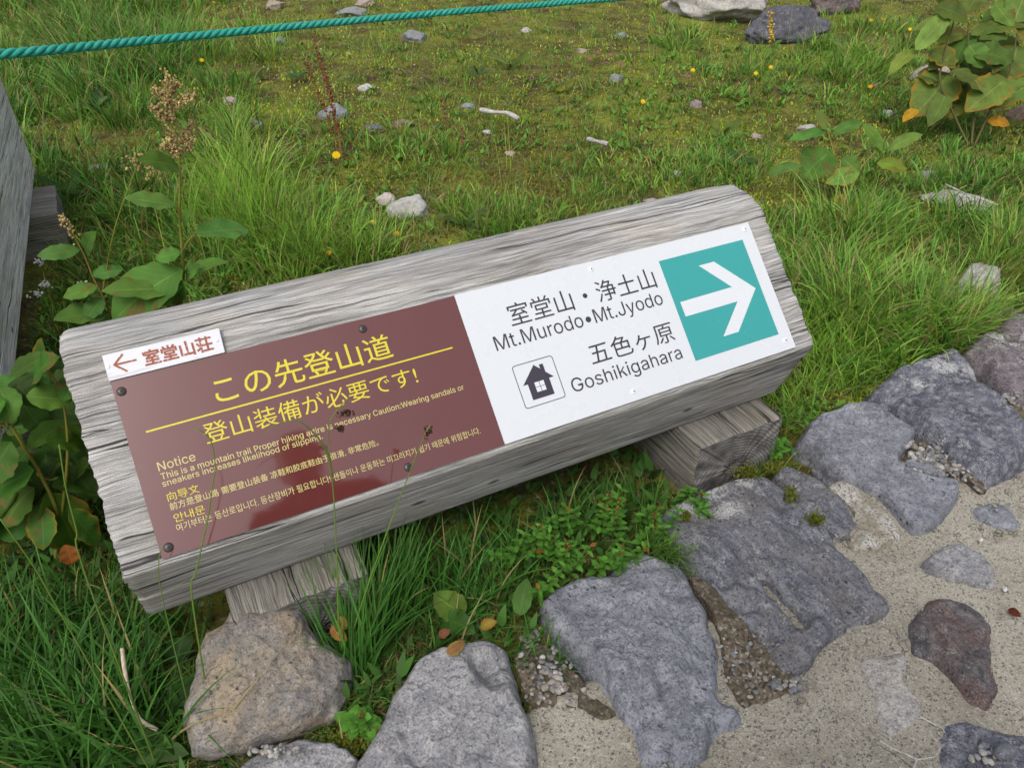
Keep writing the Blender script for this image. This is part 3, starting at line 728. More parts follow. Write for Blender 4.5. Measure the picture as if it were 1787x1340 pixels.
def beam_mesh(x0, x1, sec, seed=0, ridge=1.0, nper=300, nx=240):
    sec = np.asarray(sec, float)
    S = np.concatenate([sec, sec[:1]])
    L = np.concatenate([[0], np.cumsum(np.linalg.norm(np.diff(S, axis=0), axis=1))])
    s = np.linspace(0, L[-1], nper, endpoint=False)
    s = np.sort(np.concatenate([s, L[1:-1]])); nper = len(s)
    Y, Z = np.interp(s, L, S[:, 0]), np.interp(s, L, S[:, 1])
    # outward normals of the section
    Pp = np.stack([Y, Z], 1); tg = np.roll(Pp, -2, 0) - np.roll(Pp, 2, 0)
    nr = np.stack([-tg[:, 1], tg[:, 0]], 1); nr /= np.linalg.norm(nr, axis=1)[:, None]
    if ((Pp - Pp.mean(0)) * nr).sum() < 0: nr = -nr
    xs = np.concatenate([np.linspace(0, 0.02, 8)[:-1], np.linspace(0.02, 0.98, nx), np.linspace(0.98, 1, 8)[1:]])
    f = p3(s * 130, 0 * s, seed)
    e0 = 0.0024 * vnoise(p3(s * 75, 0 * s, seed)) + 0.0016 * vnoise(p3(s * 200, 0 * s, seed + 3))
    e1 = 0.0022 * vnoise(p3(s * 75, 0 * s, seed + 9)) + 0.0016 * vnoise(p3(s * 200, 0 * s, seed + 5))
    X = (x0 + e0)[:, None] * (1 - xs) + (x1 + e1)[:, None] * xs
    SS = np.broadcast_to(s[:, None], X.shape)
    warp = 0.012 * fbm(p3(X * 2.2, SS * 7, seed), 1, 2, 4)
    d = -0.0011 * ridge * np.abs(vnoise(p3(X * 4.5, (SS + warp) * 170, seed), 5)) - 0.0016 * ridge * np.abs(vnoise(p3(X * 1.8, (SS + warp) * 40, seed), 6))
    en = np.clip(1 - np.minimum(X - x0, x1 - X) / 0.05, 0, 1)
    d = d * (1 + 0.7 * en) - 0.003 * np.clip(1 - np.minimum(np.abs(X - x0), np.abs(x1 - X)) / 0.008, 0, 1)
    V = np.stack([X, Y[:, None] + nr[:, 0:1] * d, Z[:, None] + nr[:, 1:2] * d], -1)
    nv = len(xs)
    uv = np.stack([X, SS], -1).reshape(-1, 2)
    Q = grid_quads(nper, nv, True)
    VV = [V.reshape(-1, 3)]; UV = [uv]; faces = [Q]; mi = [np.zeros(len(Q), int)]
    n0 = nper * nv
    cc = Pp.mean(0)
    for end, j in ((0, 0), (1, nv - 1)):
        ring = V[:, j]
        rs = [ring]
        for t_ in (0.93, 0.8, 0.6, 0.4, 0.2):
            q = ring.copy(); q[:, 1:] = cc + (ring[:, 1:] - cc) * t_
            q[:, 0] = ring[:, 0].mean() + (ring[:, 0] - ring[:, 0].mean()) * t_
            rs.append(q)
        Rr = np.stack(rs, 1); nr_ = Rr.shape[1]
        VV.append(Rr.reshape(-1, 3)); UV.append((Rr.reshape(-1, 3)[:, 1:] - cc))
        q = grid_quads(nper, nr_, True) + n0
        faces.append(q if end else q[:, ::-1]); mi.append(np.ones(len(q), int))
        VV.append([[ring[:, 0].mean(), cc[0], cc[1]]]); UV.append([[0, 0]])
        i = np.arange(nper); c_ = n0 + nper * nr_
        T = np.stack([np.full(nper, c_), n0 + i * nr_ + nr_ - 1, n0 + ((i + 1) % nper) * nr_ + nr_ - 1], 1)
        n0 += nper * nr_ + 1
        faces.append(T); mi.append(np.ones(nper, int))
    quads = [f for f in faces if f.shape[1] == 4]; tris = [f for f in faces if f.shape[1] == 3]
    mq = [m_ for f, m_ in zip(faces, mi) if f.shape[1] == 4]; mt = [m_ for f, m_ in zip(faces, mi) if f.shape[1] == 3]
    return np.concatenate([np.asarray(v, float) for v in VV]), [np.concatenate(quads), np.concatenate(tris)], np.concatenate([np.asarray(u, float) for u in UV]), np.concatenate(mq + mt)
SEC = [(1.045, 0.172), (1.008, 0.262), (0.973, 0.346), (0.974, 0.354), (1.09, 0.469), (1.196, 0.575), (1.225, 0.596), (1.262, 0.607), (1.315, 0.606), (1.375, 0.580), (1.408, 0.540), (1.420, 0.49), (1.420, 0.30), (1.420, 0.172), (1.23, 0.171)]
def block_mesh(x0, x1, y0, y1, z0, z1, seed=0):
    """sleeper lying along Y"""
    sec = [(x0, z0), (x1, z0), (x1, z1 - 0.004), (x1 - 0.004, z1), (x0 + 0.004, z1), (x0, z1 - 0.004)]
    V, F, UV, mi = beam_mesh(y0, y1, sec, seed, 0.9, 120, 60)
    return V[:, [1, 0, 2]], [f[:, ::-1] for f in F], UV, mi

sign = thing("trail_sign", (0.54, 1.2, 0.0), "weathered timber trail sign with brown notice and white direction panel with teal arrow", "sign", None)
V, F, UV, mi = beam_mesh(-0.178, 1.262, SEC, 2)
beam = build("beam", V, F, [M['wood'], M['wood_end']], sign, uv=UV, matidx=mi)
for k, (a, b) in enumerate(((-0.052, 0.197), (0.965, 1.215))):
    V, F, UV, mi = block_mesh(a, b, 0.967, 1.50, -0.06, 0.170, 20 + k * 7)
    build("support_block", V, F, [M['sleeper'], M['sleeper_end']], sign, uv=UV, matidx=mi)

def plate(name, poly, t0, t1, mat, parent):
    """flat polygon (u,v) on the panel plane with thickness from t0 to t1 above it"""
    P = np.asarray(poly, float); n = len(P)
    ar = 0.5 * np.sum(P[:, 0] * np.roll(P[:, 1], -1) - np.roll(P[:, 0], -1) * P[:, 1])
    if ar < 0: P = P[::-1]
    V = np.concatenate([pan(P[:, 0], P[:, 1], np.full(n, t1)), pan(P[:, 0], P[:, 1], np.full(n, t0))])
    me = bpy.data.meshes.new(name)
    fs = [list(range(n)), list(range(2 * n - 1, n - 1, -1))] + [[i, n + i, n + (i + 1) % n, (i + 1) % n] for i in range(n)]
    me.from_pydata([tuple(v - LOC[parent.name]) for v in V], [], fs); me.update()
    return link(name, me, mat, parent, LOC[parent.name])
def rounded(u0, u1, v0, v1, r, n=6):
    out = []
    for (cx, cy, a0) in ((u1 - r, v1 - r, 0), (u0 + r, v1 - r, 90), (u0 + r, v0 + r, 180), (u1 - r, v0 + r, 270)):
        for k in range(n + 1):
            a = math.radians(a0 + 90 * k / n); out.append((cx + r * math.cos(a), cy + r * math.sin(a)))
    return out
UJ = 0.6035
notice = plate("notice_panel", rounded(0.0, UJ, 0.0, 0.2972, 0.0015, 3), -0.0035, 0.0, M['brown'], sign)
direction = plate("direction_panel", rounded(UJ + 0.0006, 1.3225, 0.0005, 0.2990, 0.0015, 3), -0.0035, 0.0002, M['white'], sign)
plaque = plate("plaque", [(-0.0012, 0.2976), (0.1800, 0.2980), (0.1820, 0.3408), (-0.0008, 0.3410)], -0.003, 0.004, M['plaque'], sign)

def latin_font():
    import os
    try:
        p = os.path.join(bpy.utils.system_resource('DATAFILES', path='fonts'), "Inter.woff2")
        return bpy.data.fonts.load(p) if os.path.exists(p) else None
    except Exception:
        return None
LATIN = latin_font()
def ink(text):
    cu = bpy.data.curves.new("ink", 'FONT'); cu.body = text; cu.size = 1.0
    if LATIN: cu.font = LATIN
    ob = bpy.data.objects.new("ink", cu); COL.objects.link(ob)
    me = bpy.data.meshes.new_from_object(ob.evaluated_get(bpy.context.evaluated_depsgraph_get()))
    c = np.empty(len(me.vertices) * 3); me.vertices.foreach_get("co", c); c = c.reshape(-1, 3)
    bpy.data.objects.remove(ob); bpy.data.meshes.remove(me)
    return c[:, 0].min(), c[:, 0].max(), c[:, 1].min(), c[:, 1].max()
def mend_k(me, text):
    """redraws each letter k from clean strokes"""
    import bmesh
    top = ink("l")[3]; sw = 0.122 * top; xh = ink("x")[3]
    bm = bmesh.new(); bm.from_mesh(me)
    for i, ch in enumerate(text):
        if ch != 'k': continue
        a = ink(text[:i].rstrip())[1]; b = ink(text[:i + 1])[1]
        dead = []; seen = set()
        for v in bm.verts:
            if v in seen: continue
            isl = [v]; seen.add(v); st = [v]
            while st:
                q = st.pop()
                for e in q.link_edges:
                    o_ = e.other_vert(q)
                    if o_ not in seen: seen.add(o_); isl.append(o_); st.append(o_)
            xs = [q.co.x for q in isl]
            if min(xs) > a - 0.005 and max(xs) < b + 0.01: dead += isl
        bmesh.ops.delete(bm, geom=dead, context='VERTS')
        w = 0.625 * top; x0 = b - w
        def quad(p, z):
            bm.faces.new([bm.verts.new((x, y, z)) for x, y in p])
        quad([(x0, 0), (x0 + sw, 0), (x0 + sw, top), (x0, top)], 0)
        quad([(x0 + sw * .6, xh * .30), (x0 + sw * .6, xh * .30 + sw * 1.25), (b - sw * 1.25, xh), (b - 0.02, xh)], 0)
        quad([(x0 + w * .40, xh * .52), (x0 + w * .40 + sw * .95, xh * .52 + sw * .55), (b, 0), (b - sw * 1.2, 0)], 0)
    bm.to_mesh(me); bm.free()
    return me
def letters(text, u0, u1, v0, v1, mat, parent, off, weight=0.0, cap=None, bold=0.0):
    """lettering cut as thin relief; v0..v1 is the whole ink box, or the baseline and cap height when cap is given"""
    cu = bpy.data.curves.new("lettering", 'FONT'); cu.body = text; cu.size = 1.0
    if cap is not None and LATIN: cu.font = LATIN
    cu.offset = weight; cu.resolution_u = 3
    ob = bpy.data.objects.new("lettering", cu); COL.objects.link(ob)
    dg = bpy.context.evaluated_depsgraph_get()
    me = bpy.data.meshes.new_from_object(ob.evaluated_get(dg))
    bpy.data.objects.remove(ob)
    if cap is not None and 'k' in text: me = mend_k(me, text)
    co = np.empty(len(me.vertices) * 3); me.vertices.foreach_get("co", co); co = co.reshape(-1, 3)
    mn, mx = co.min(0), co.max(0)
    uu = u0 + (co[:, 0] - mn[0]) / (mx[0] - mn[0]) * (u1 - u0)
    if cap is None: vv = v0 + (co[:, 1] - mn[1]) / (mx[1] - mn[1]) * (v1 - v0)
    else: vv = v0 + co[:, 1] * (cap / CAPH)
    W = pan(uu, vv, np.full(len(uu), off)) - LOC[parent.name]
    me.vertices.foreach_set("co", W.ravel()); me.update()
    me.materials.clear()
    if bold:
        import bmesh
        bm = bmesh.new(); n_ = 0
        for k, (du, dv) in enumerate(((0, 0), (bold, 0), (-bold, 0), (0, bold), (0, -bold), (bold * .7, bold * .7), (-bold * .7, -bold * .7), (bold * .7, -bold * .7), (-bold * .7, bold * .7))):
            bm.from_mesh(me)
            bm.verts.ensure_lookup_table()
            sh = Vector(U_ * du + V_ * dv + NRM * (k * 0.00003))
            for v_ in bm.verts[n_:]: v_.co += sh
            n_ = len(bm.verts)
        bm.to_mesh(me); bm.free()
    o = link("lettering", me, mat, parent, LOC[parent.name])
    return o
def cap_height():
    cu = bpy.data.curves.new("cap", 'FONT'); cu.body = "H"; cu.size = 1.0
    if LATIN: cu.font = LATIN
    ob = bpy.data.objects.new("cap", cu); COL.objects.link(ob)
    me = bpy.data.meshes.new_from_object(ob.evaluated_get(bpy.context.evaluated_depsgraph_get()))
    h = max(v.co.y for v in me.vertices)
    bpy.data.objects.remove(ob); bpy.data.meshes.remove(me)
    return h
CAPH = cap_height()
E0 = 0.0005
letters("この先登山道", 0.1455, 0.4567, 0.2142, 0.2610, M['yellow'], notice, E0, 0.004)
letters("登山装備が必要です!", 0.1107, 0.4852, 0.1550, 0.1900, M['yellow'], notice, E0, 0.0)
letters("Notice", 0.0312, 0.0886, 0.1355, 0, M['paleyellow'], notice, E0, 0.0, 0.0143)
letters("This is a mountain trail Proper hiking attire is necessary Caution:Wearing sandals or", 0.0316, 0.5635, 0.1210, 0, M['paleyellow'], notice, E0, 0.003, 0.0100)
letters("sneakers increases likelihood of slipping.", 0.0305, 0.2918, 0.1094, 0, M['paleyellow'], notice, E0, 0.003, 0.0096)
letters("向导文", 0.0318, 0.0806, 0.0838, 0.0985, M['yellow'], notice, E0, 0.0)
letters("前方是登山路 需要登山装备 凉鞋和胶底鞋由于很滑, 非常危险。", 0.0315, 0.3803, 0.0686, 0.0815, M['paleyellow'], notice, E0, 0.003)
letters("안내문", 0.0325, 0.0800, 0.0488, 0.0630, M['yellow'], notice, E0, 0.0)
letters("여기부터는 등산로입니다. 등산장비가 필요합니다! 샌들이나 운동화는 미끄러지기 쉽기 때문에 위험합니다.", 0.0320, 0.5664, 0.0335, 0.0465, M['paleyellow'], notice, E0, 0.0)
plate("rule_line", [(0.0292, 0.2011), (0.5675, 0.2011), (0.5675, 0.2040), (0.0292, 0.2040)], 0.0002, E0, M['yellow'], notice)
E1 = 0.0007
letters("室堂山・浄土山", 0.6965, 1.0392, 0.2105, 0.2560, M['black'], direction, E1, 0.0)
letters("Mt.Murodo•Mt.Jyodo", 0.6498, 1.0389, 0.1732, 0, M['black'], direction, E1, 0.0, 0.0285)
letters("五色ヶ原", 0.8335, 1.0362, 0.0925, 0.1363, M['black'], direction, E1, 0.0)
letters("Goshikigahara", 0.7735, 1.0371, 0.0532, 0, M['black'], direction, E1, 0.0, 0.0272)
plate("teal_square", [(1.0635, 0.0392), (1.2905, 0.0392), (1.2905, 0.2637), (1.0635, 0.2637)], 0.0003, E1, M['teal'], direction)
plate("arrow", [(1.0780, 0.1672), (1.0780, 0.1343), (1.2177, 0.1343), (1.1505, 0.0705), (1.1915, 0.0705), (1.2760, 0.1511), (1.1960, 0.2323), (1.1549, 0.2323), (1.2172, 0.1680)][:9], E1 + 0.0001, E1 + 0.0006, M['arrow'], direction)
# house pictogram: outline frame, house, window
pic = rounded(0.6667, 0.7551, 0.0505, 0.1368, 0.006); pin = rounded(0.6681, 0.7537, 0.0519, 0.1354, 0.005)
def ring_plate(name, outer, inner, t, mat, parent):
    n = len(outer)
    V = np.concatenate([pan(*np.array(outer).T, np.full(n, t)), pan(*np.array(inner).T, np.full(n, t))])
    Q = np.array([[i, (i + 1) % n, n + (i + 1) % n, n + i] for i in range(n)])
    return build(name, V, Q, mat, parent, smooth=False)
ring_plate("pictogram_frame", pic, pin, E1, M['black'], direction)
house = plate("house_pictogram", [(0.7115, 0.1281), (0.6772, 0.0950), (0.6872, 0.0950), (0.6872, 0.0630), (0.7340, 0.0630), (0.7340, 0.0955), (0.7445, 0.0955), (0.7308, 0.1090), (0.7308, 0.1257), (0.7226, 0.1257), (0.7226, 0.1172)], 0.0003, E1, M['black'], direction)
for a, b in ((0.7008, 0.7104), (0.7116, 0.7210)):
    for c_, d_ in ((0.0755, 0.0846), (0.0856, 0.0948)):
        plate("pictogram_window", [(a, c_), (b, c_), (b, d_), (a, d_)], E1 + 0.0001, E1 + 0.0003, M['arrow'], house)
# arrow on the plaque
EP = 0.0046
def stroke(name, a, b, w, t, mat, parent):
    a = np.array(a); b = np.array(b); d = unit(b - a); n_ = np.array([-d[1], d[0]]) * w / 2
    return plate(name, [a + n_, b + n_, b - n_, a - n_], t - 0.0004, t, mat, parent)
aw = plate("plaque_arrow", [(0.0104, 0.3212), (0.0272, 0.3368), (0.0300, 0.3345), (0.0168, 0.3226), (0.0462, 0.3226), (0.0462, 0.3196), (0.0165, 0.3196), (0.0298, 0.3072), (0.0272, 0.3050)], EP - 0.0004, EP, M['rustpaint'], plaque)
letters("室堂山荘", 0.0570, 0.1645, 0.3068, 0.3325, M['rustpaint'], plaque, EP, 0.0, None, 0.00065)
def screw(u, v, r, h, mat, parent, base, slot=True):
    n, k = 20, 6
    a = np.linspace(0, 2 * math.pi, n, endpoint=False); V = []
    for j in range(k):
        th = j / (k - 1) * math.pi / 2
        rr, hh = r * math.cos(th) + 1e-5, h * math.sin(th)
        V.append(pan(u + rr * np.cos(a), v + rr * np.sin(a), np.full(n, base + hh)))
    V = np.stack(V, 1).reshape(-1, 3)
    o = build("screw", V, grid_quads(n, k, True), mat, parent)
    if slot:
        rot = random.uniform(0, 1.5); s_ = Soup()
        for q in (0, 1):
            d = np.array([math.cos(rot + q * math.pi / 2), math.sin(rot + q * math.pi / 2)]); n_ = np.array([-d[1], d[0]])
            c4 = [(u, v) + d * r * .42 + n_ * r * .09, (u, v) - d * r * .42 + n_ * r * .09, (u, v) - d * r * .42 - n_ * r * .09, (u, v) + d * r * .42 - n_ * r * .09]
            c4 = np.array(c4); s_.add(pan(c4[:, 0], c4[:, 1], np.full(4, base + h + 0.0002 + q * 0.0001)), [[0, 1, 2, 3]])
        s_.build("screw_slot", M['slot'], o, smooth=False)
for u, v in ((0.0116, 0.2771), (0.4173, 0.2793), (0.4172, 0.0168), (0.0134, 0.0149)): screw(u, v, 0.0078, 0.004, M['screw_dark'], notice, 0.0)
for u, v in ((0.9026, 0.2830), (1.3065, 0.2860), (0.8989, 0.0196), (1.3012, 0.0219)): screw(u, v, 0.0060, 0.003, M['screw_white'], direction, 0.0002)
for u, v in ((0.0031, 0.3209), (0.1728, 0.3212)): screw(u, v, 0.0036, 0.002, M['screw_white'], plaque, 0.004, False)

# second sign at the left edge, seen from behind
back = thing("trail_sign", (-0.5, 2.6, 0.0), "second timber sign at the left edge, its plain smooth back turned to us", "sign", None)
V, F, UV, mi = beam_mesh(1.55, 3.55, [(a - 1.42 - 0.399, b + (0.0 if b < 0.2 else 0.10)) for a, b in SEC], 5, 0.35)
V = V[:, [1, 0, 2]]
V[:, 0] += 0.0405 * (V[:, 1] - 1.92)
build("beam", V, [f[:, ::-1] for f in F], [M['wood_blue'], M['wood_end']], back, uv=UV, matidx=mi)
for k, (yc) in enumerate((1.885, 3.18)):
    V, F, UV, mi = block_mesh(yc - 0.15, yc + 0.15, 0.0, 0.55, -0.06, 0.170, 50 + k * 7)
    W = V.copy(); W[:, 0] = -0.87 + V[:, 1] + (0.0405 * (yc - 1.9)); W[:, 1] = V[:, 0]
    build("support_block", W, [f[:, ::-1] for f in F], [M['sleeper'], M['sleeper_end']], back, uv=UV, matidx=mi)

# ---------------------------------------------------------------- rope
def rope():
    A = atd((-420, 118), 1.65); pts = [A, atd((0, 95), 1.92), atd((260, 71), 2.24), atd((520, 46), 2.58), atd((760, 24), 2.92), atd((1060, -1), 3.40), atd((1600, -45), 4.4)]
    P = smooth_path(pts, 1400)
    Tn = np.gradient(P, axis=0); Tn /= np.linalg.norm(Tn, axis=1)[:, None]
    N = np.cross(Tn, [0, 0, 1]); N /= np.linalg.norm(N, axis=1)[:, None]; B = np.cross(Tn, N)
    s = np.concatenate([[0], np.cumsum(np.linalg.norm(np.diff(P, axis=0), axis=1))])
    o = thing("rope", P[700], "taut green twisted rope stretched across the top of the scene", "rope")
    for k in range(3):
        a = -2 * math.pi * s / 0.082 + k * 2 * math.pi / 3
        C_ = P + 0.0062 * (np.cos(a)[:, None] * N + np.sin(a)[:, None] * B)
        V, Q, T = tube(C_, 0.0066, 10)
        uv = np.zeros((len(V), 2)); m = len(P)
        uv[:10 * m, 0] = np.tile(s, 10); uv[:10 * m, 1] = np.repeat(np.arange(10) * 0.004, m) + np.tile(s * 0.2, 10)
        build("strand", V, [Q, T], M['rope'], o, uv=uv)
rope()

# ---------------------------------------------------------------- foliage helpers
def blades(root, height, az, lean, bend, width, col, seg=5, tipcol=None, twist=None):
    """vectorised grass: arrays of n; returns V, Q, per-vertex colour"""
    n = len(root); L = seg + 1
    t = np.linspace(0, 1, L)
    th = lean[:, None] + bend[:, None] * (t[None] ** 1.3)
    ds = height[:, None] / seg
    dirx = np.sin(th); dirz = np.cos(th)
    hx = np.concatenate([np.zeros((n, 1)), np.cumsum(dirx[:, :-1] * ds, 1)], 1)
    hz = np.concatenate([np.zeros((n, 1)), np.cumsum(dirz[:, :-1] * ds, 1)], 1)
    ca, sa = np.cos(az)[:, None], np.sin(az)[:, None]
    P = np.stack([root[:, None, 0] + hx * ca, root[:, None, 1] + hx * sa, root[:, None, 2] + hz], -1)
    wv = (width[:, None] * 0.5) * np.clip(1.0 - t[None] ** 2.2, 0.04, 1) * (0.55 + 0.45 * np.clip(t[None] * 4, 0, 1))
    tw = np.zeros(n) if twist is None else twist
    side = np.stack([-np.sin(az + tw), np.cos(az + tw), 0 * az], -1)[:, None, :]
    V = np.stack([P - side * wv[..., None], P + side * wv[..., None]], 2)     # n, L, 2, 3
    idx = np.arange(n)[:, None] * (L * 2) + np.arange(seg)[None] * 2
    Q = np.stack([idx, idx + 1, idx + 3, idx + 2], -1).reshape(-1, 4)
    C = np.repeat(np.repeat(col[:, None, :], L, 1)[:, :, None, :], 2, 2)
    sh = 0.85 + 0.15 * t  # root shade baked into the blade colour, fading out toward the tip
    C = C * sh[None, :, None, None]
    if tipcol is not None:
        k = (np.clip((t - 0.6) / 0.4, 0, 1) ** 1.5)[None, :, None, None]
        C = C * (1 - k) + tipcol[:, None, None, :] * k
    return V.reshape(-1, 3), Q, C.reshape(-1, 3)
G_DARK, G_MID, G_FRESH, G_YEL, G_DRY = map(np.array, ((0.062, 0.165, 0.030), (0.135, 0.305, 0.044), (0.200, 0.380, 0.050), (0.29, 0.39, 0.065), (0.38, 0.31, 0.14)))
def leaf_mesh(base, tip, width, nrm, droop=0.12, fold=0.22, nu=9, nv=18, shape=0.75, wave=0.10, seed=0):
    base, tip = np.asarray(base, float), np.asarray(tip, float)
    ax = tip - base; Ln = np.linalg.norm(ax); ax = ax / Ln
    nrm = unit(nrm - ax * (np.asarray(nrm) @ ax)); sd = np.cross(nrm, ax)
    t = np.linspace(0, 1, nv); u = np.linspace(-1, 1, nu)
    prof = (t ** shape) * (1 - t) ** 0.85; prof = prof / prof.max(); prof = np.maximum(prof, 0.02)
    Tt, Uu = np.meshgrid(t, u, indexing='ij')
    W = prof[:, None] * width / 2
    rg = np.random.default_rng(seed)
    ph = rg.uniform(0, 6, 3)
    z = fold * np.abs(Uu) * W + droop * Ln * (4 * Tt * (1 - Tt) * 0.5) - 0.0 * Tt + wave * W * np.abs(Uu) * np.sin(Tt * 17 + ph[0] + (Uu > 0) * 2)
    Wd = W * Uu * (1 + 0.05 * np.sin(Tt * 31 + ph[1]))
    bend = 0.05 * Ln * math.sin(ph[2]) * 4 * Tt * (1 - Tt)
    V = base + ax * (Tt * Ln)[..., None] + sd * (Wd + bend)[..., None] + nrm * z[..., None]
    uv = np.stack([(Uu + 1) / 2, Tt], -1)
    return V.reshape(-1, 3), grid_quads(nv, nu), uv.reshape(-1, 2), Tt.ravel(), np.abs(Uu).ravel()
LEAFG = np.array([0.080, 0.195, 0.036])
def leaf(parent, b, tp, w, col=LEAFG, edge=None, nrm=None, seed=0, **k):
    mid = (np.asarray(b) + np.asarray(tp)) / 2
    if nrm is None: nrm = unit(unit(CAM - mid) * 0.55 + np.array([0, 0, 0.6]) + np.random.default_rng(seed).normal(size=3) * 0.18)
    V, Q, uv, T_, U2 = leaf_mesh(b, tp, w, nrm, seed=seed, **k)
    c = np.broadcast_to(np.asarray(col), (len(V), 3)).copy()
    c *= (1 + 0.28 * fbm(V, 26, 3, seed))[:, None]
    rg_ = np.random.default_rng(seed + 7)
    c *= rg_.uniform(.8, 1.2) * np.array([rg_.uniform(.85, 1.3), 1.0, rg_.uniform(.8, 1.1)])
    br = np.clip((fbm(V, 34, 3, seed + 3) + 0.35 * T_ + 0.3 * U2 - 0.98) / 0.15, 0, 1)[:, None] * .8
    c = c * (1 - br) + np.array([0.15, 0.10, 0.03]) * br
    if edge is not None:
        kk = np.clip((np.maximum(U2, T_ * 0.9) - 0.78) / 0.25 + 0.5 * fbm(V, 60, 2, seed + 2), 0, 1)[:, None]
        c = c * (1 - kk) + np.asarray(edge) * kk
    return build("leaf", V, Q, M['leaf'], parent, uv=uv, col=c)
def stalk(name, pts, r0, r1, col, parent, n=28, k=7, mat=None):
    P = smooth_path(pts, n)
    V, Q, T = tube(P, np.linspace(r0, r1, n), k)
    return build(name, V, [Q, T], mat or M['stem'], parent, col=np.broadcast_to(np.asarray(col), (len(V), 3)))
def blob_cluster(name, pts, rad, col, parent, var=0.3, mat=None, sub=1, seed=0):
    import bmesh
    bm = bmesh.new(); bmesh.ops.create_icosphere(bm, subdivisions=sub, radius=1.0)
    IV = np.array([v.co[:] for v in bm.verts]); IF = np.array([[v.index for v in f.verts] for f in bm.faces]); bm.free()
    rg = np.random.default_rng(seed); s = Soup()
    for p in pts:
        a = unit(rg.normal(size=3)); st = rg.uniform(1.0, 1.9)
        W = IV * rad * rg.uniform(0.6, 1.3); W = W + np.outer(W @ a, a) * (st - 1)
        s.add(W + p, T=IF, col=np.asarray(col) * (1 + var * rg.normal()))
    return s.build(name, mat or M['smallleaf'], parent)
def along(pts, n, spread, seed, lo=0.0, hi=1.0):
    P = smooth_path(pts, 60); rg = np.random.default_rng(seed)
    k = (rg.uniform(lo, hi, n) * 59).astype(int)
    return P[k] + rg.normal(size=(n, 3)) * spread

STEMC = np.array([0.20, 0.19, 0.035])
# tall knotweed behind the sign
Y1 = 1.56
def Y(p, dy=0.0): return aty(p, Y1 + dy)
g = Y((325, 560)); g0 = np.array([g[0] + 0.02, Y1 + 0.02, 0.0])
kn = thing("knotweed", g0, "tall knotweed with a tan flower plume standing behind the sign's left half", "plant")
main = [g0, Y((322, 560)), Y((321, 500)), Y((318, 440)), Y((313, 375)), Y((314, 320)), Y((312, 270)), Y((303, 215)), Y((295, 160)), Y((288, 122))]
stalk("stem", main, 0.0050, 0.0016, STEMC, kn, 50)
LV = [((312, 292), (240, 281), 32), ((307, 359), (216, 346), 34), ((342, 407), (432, 400), 46), ((322, 395), (336, 368), 18), ((320, 470), (197, 563), 78),
      ((318, 500), (218, 556), 56), ((322, 476), (400, 458), 30), ((318, 505), (176, 508), 50), ((322, 490), (300, 530), 40), ((325, 480), (350, 462), 22), ((316, 440), (270, 452), 26)]
sc1 = proj_many(Y((320, 450)))[1] / F_PX
for i, (b, tp, w) in enumerate(LV):
    leaf(kn, Y(b, -0.02 * (i % 3)), Y(tp, -0.05 + 0.04 * ((i * 7) % 3)), w * sc1 * 1.12, LEAFG * (0.9 + 0.2 * ((i * 3) % 4) / 3), seed=i + 5)
stalk("petiole", [Y((318, 440)), Y((326, 424)), Y((342, 407))], 0.002, 0.0014, STEMC, kn, 10)
stalk("petiole", [Y((313, 375)), Y((307, 359))], 0.002, 0.0014, STEMC, kn, 6)
TANF = np.array([0.42, 0.32, 0.14])
FL = []
for k, pts in enumerate([[(303, 215), (293, 175), (290, 125)], [(296, 185), (282, 165), (270, 157)], [(294, 165), (303, 150), (313, 142)], [(302, 190), (318, 178), (336, 166)], [(300, 215), (285, 205), (266, 185)],
                         [(312, 250), (326, 235), (338, 214)], [(312, 265), (300, 245), (300, 228)], [(312, 268), (330, 256), (332, 240)], [(312, 272), (300, 262), (284, 252)]]):
    pp = [Y(p, 0.02 * ((k % 3) - 1)) for p in pts]
    stalk("flower_branch", pp, 0.0012, 0.0007, TANF * 0.8, kn, 8, 5)
    FL.append(along(pp, 130, 0.0042, k + 40, 0.1, 1.0))
blob_cluster("flower_plume", np.concatenate(FL), 0.0019, TANF, kn, 0.3, seed=3)
# side shoots of the neighbouring plant
Y1 = 1.62
g = Y((190, 545)); g0 = np.array([g[0], Y1, 0.0])
k2 = thing("knotweed", g0, "smaller knotweed with pointed leaves left of the tall one", "plant")
stalk("stem", [g0, Y((196, 560)), Y((178, 515)), Y((160, 478)), Y((145, 440)), Y((128, 410)), Y((120, 385))], 0.0036, 0.0012, np.array([0.22, 0.15, 0.04]), k2, 30)
for i, (b, tp, w) in enumerate([((152, 446), (168, 404), 26), ((140, 436), (64, 447), 24), ((190, 545), (93, 558), 44), ((160, 480), (215, 470), 26), ((180, 520), (150, 560), 30), ((170, 500), (110, 520), 28), ((195, 560), (240, 580), 34), ((185, 540), (165, 600), 30)]):
    leaf(k2, Y(b), Y(tp, -0.03 + 0.03 * (i % 2)), w * sc1 * 1.15, LEAFG * (0.85 + 0.08 * i % 0.3), seed=i + 25)
blob_cluster("flower_plume", along([Y((130, 412)), Y((118, 392)), Y((104, 380))], 50, 0.005, 9), 0.0026, TANF, k2, 0.3, seed=5)
blob_cluster("seed_head", along([Y((224, 292)), Y((240, 275)), Y((275, 310))], 70, 0.008, 10), 0.0026, TANF * 0.9, k2, 0.3, seed=6)
stalk("flower_branch", [Y((178, 515)), Y((200, 400)), Y((240, 285))], 0.0014, 0.0008, STEMC, k2, 14, 5)
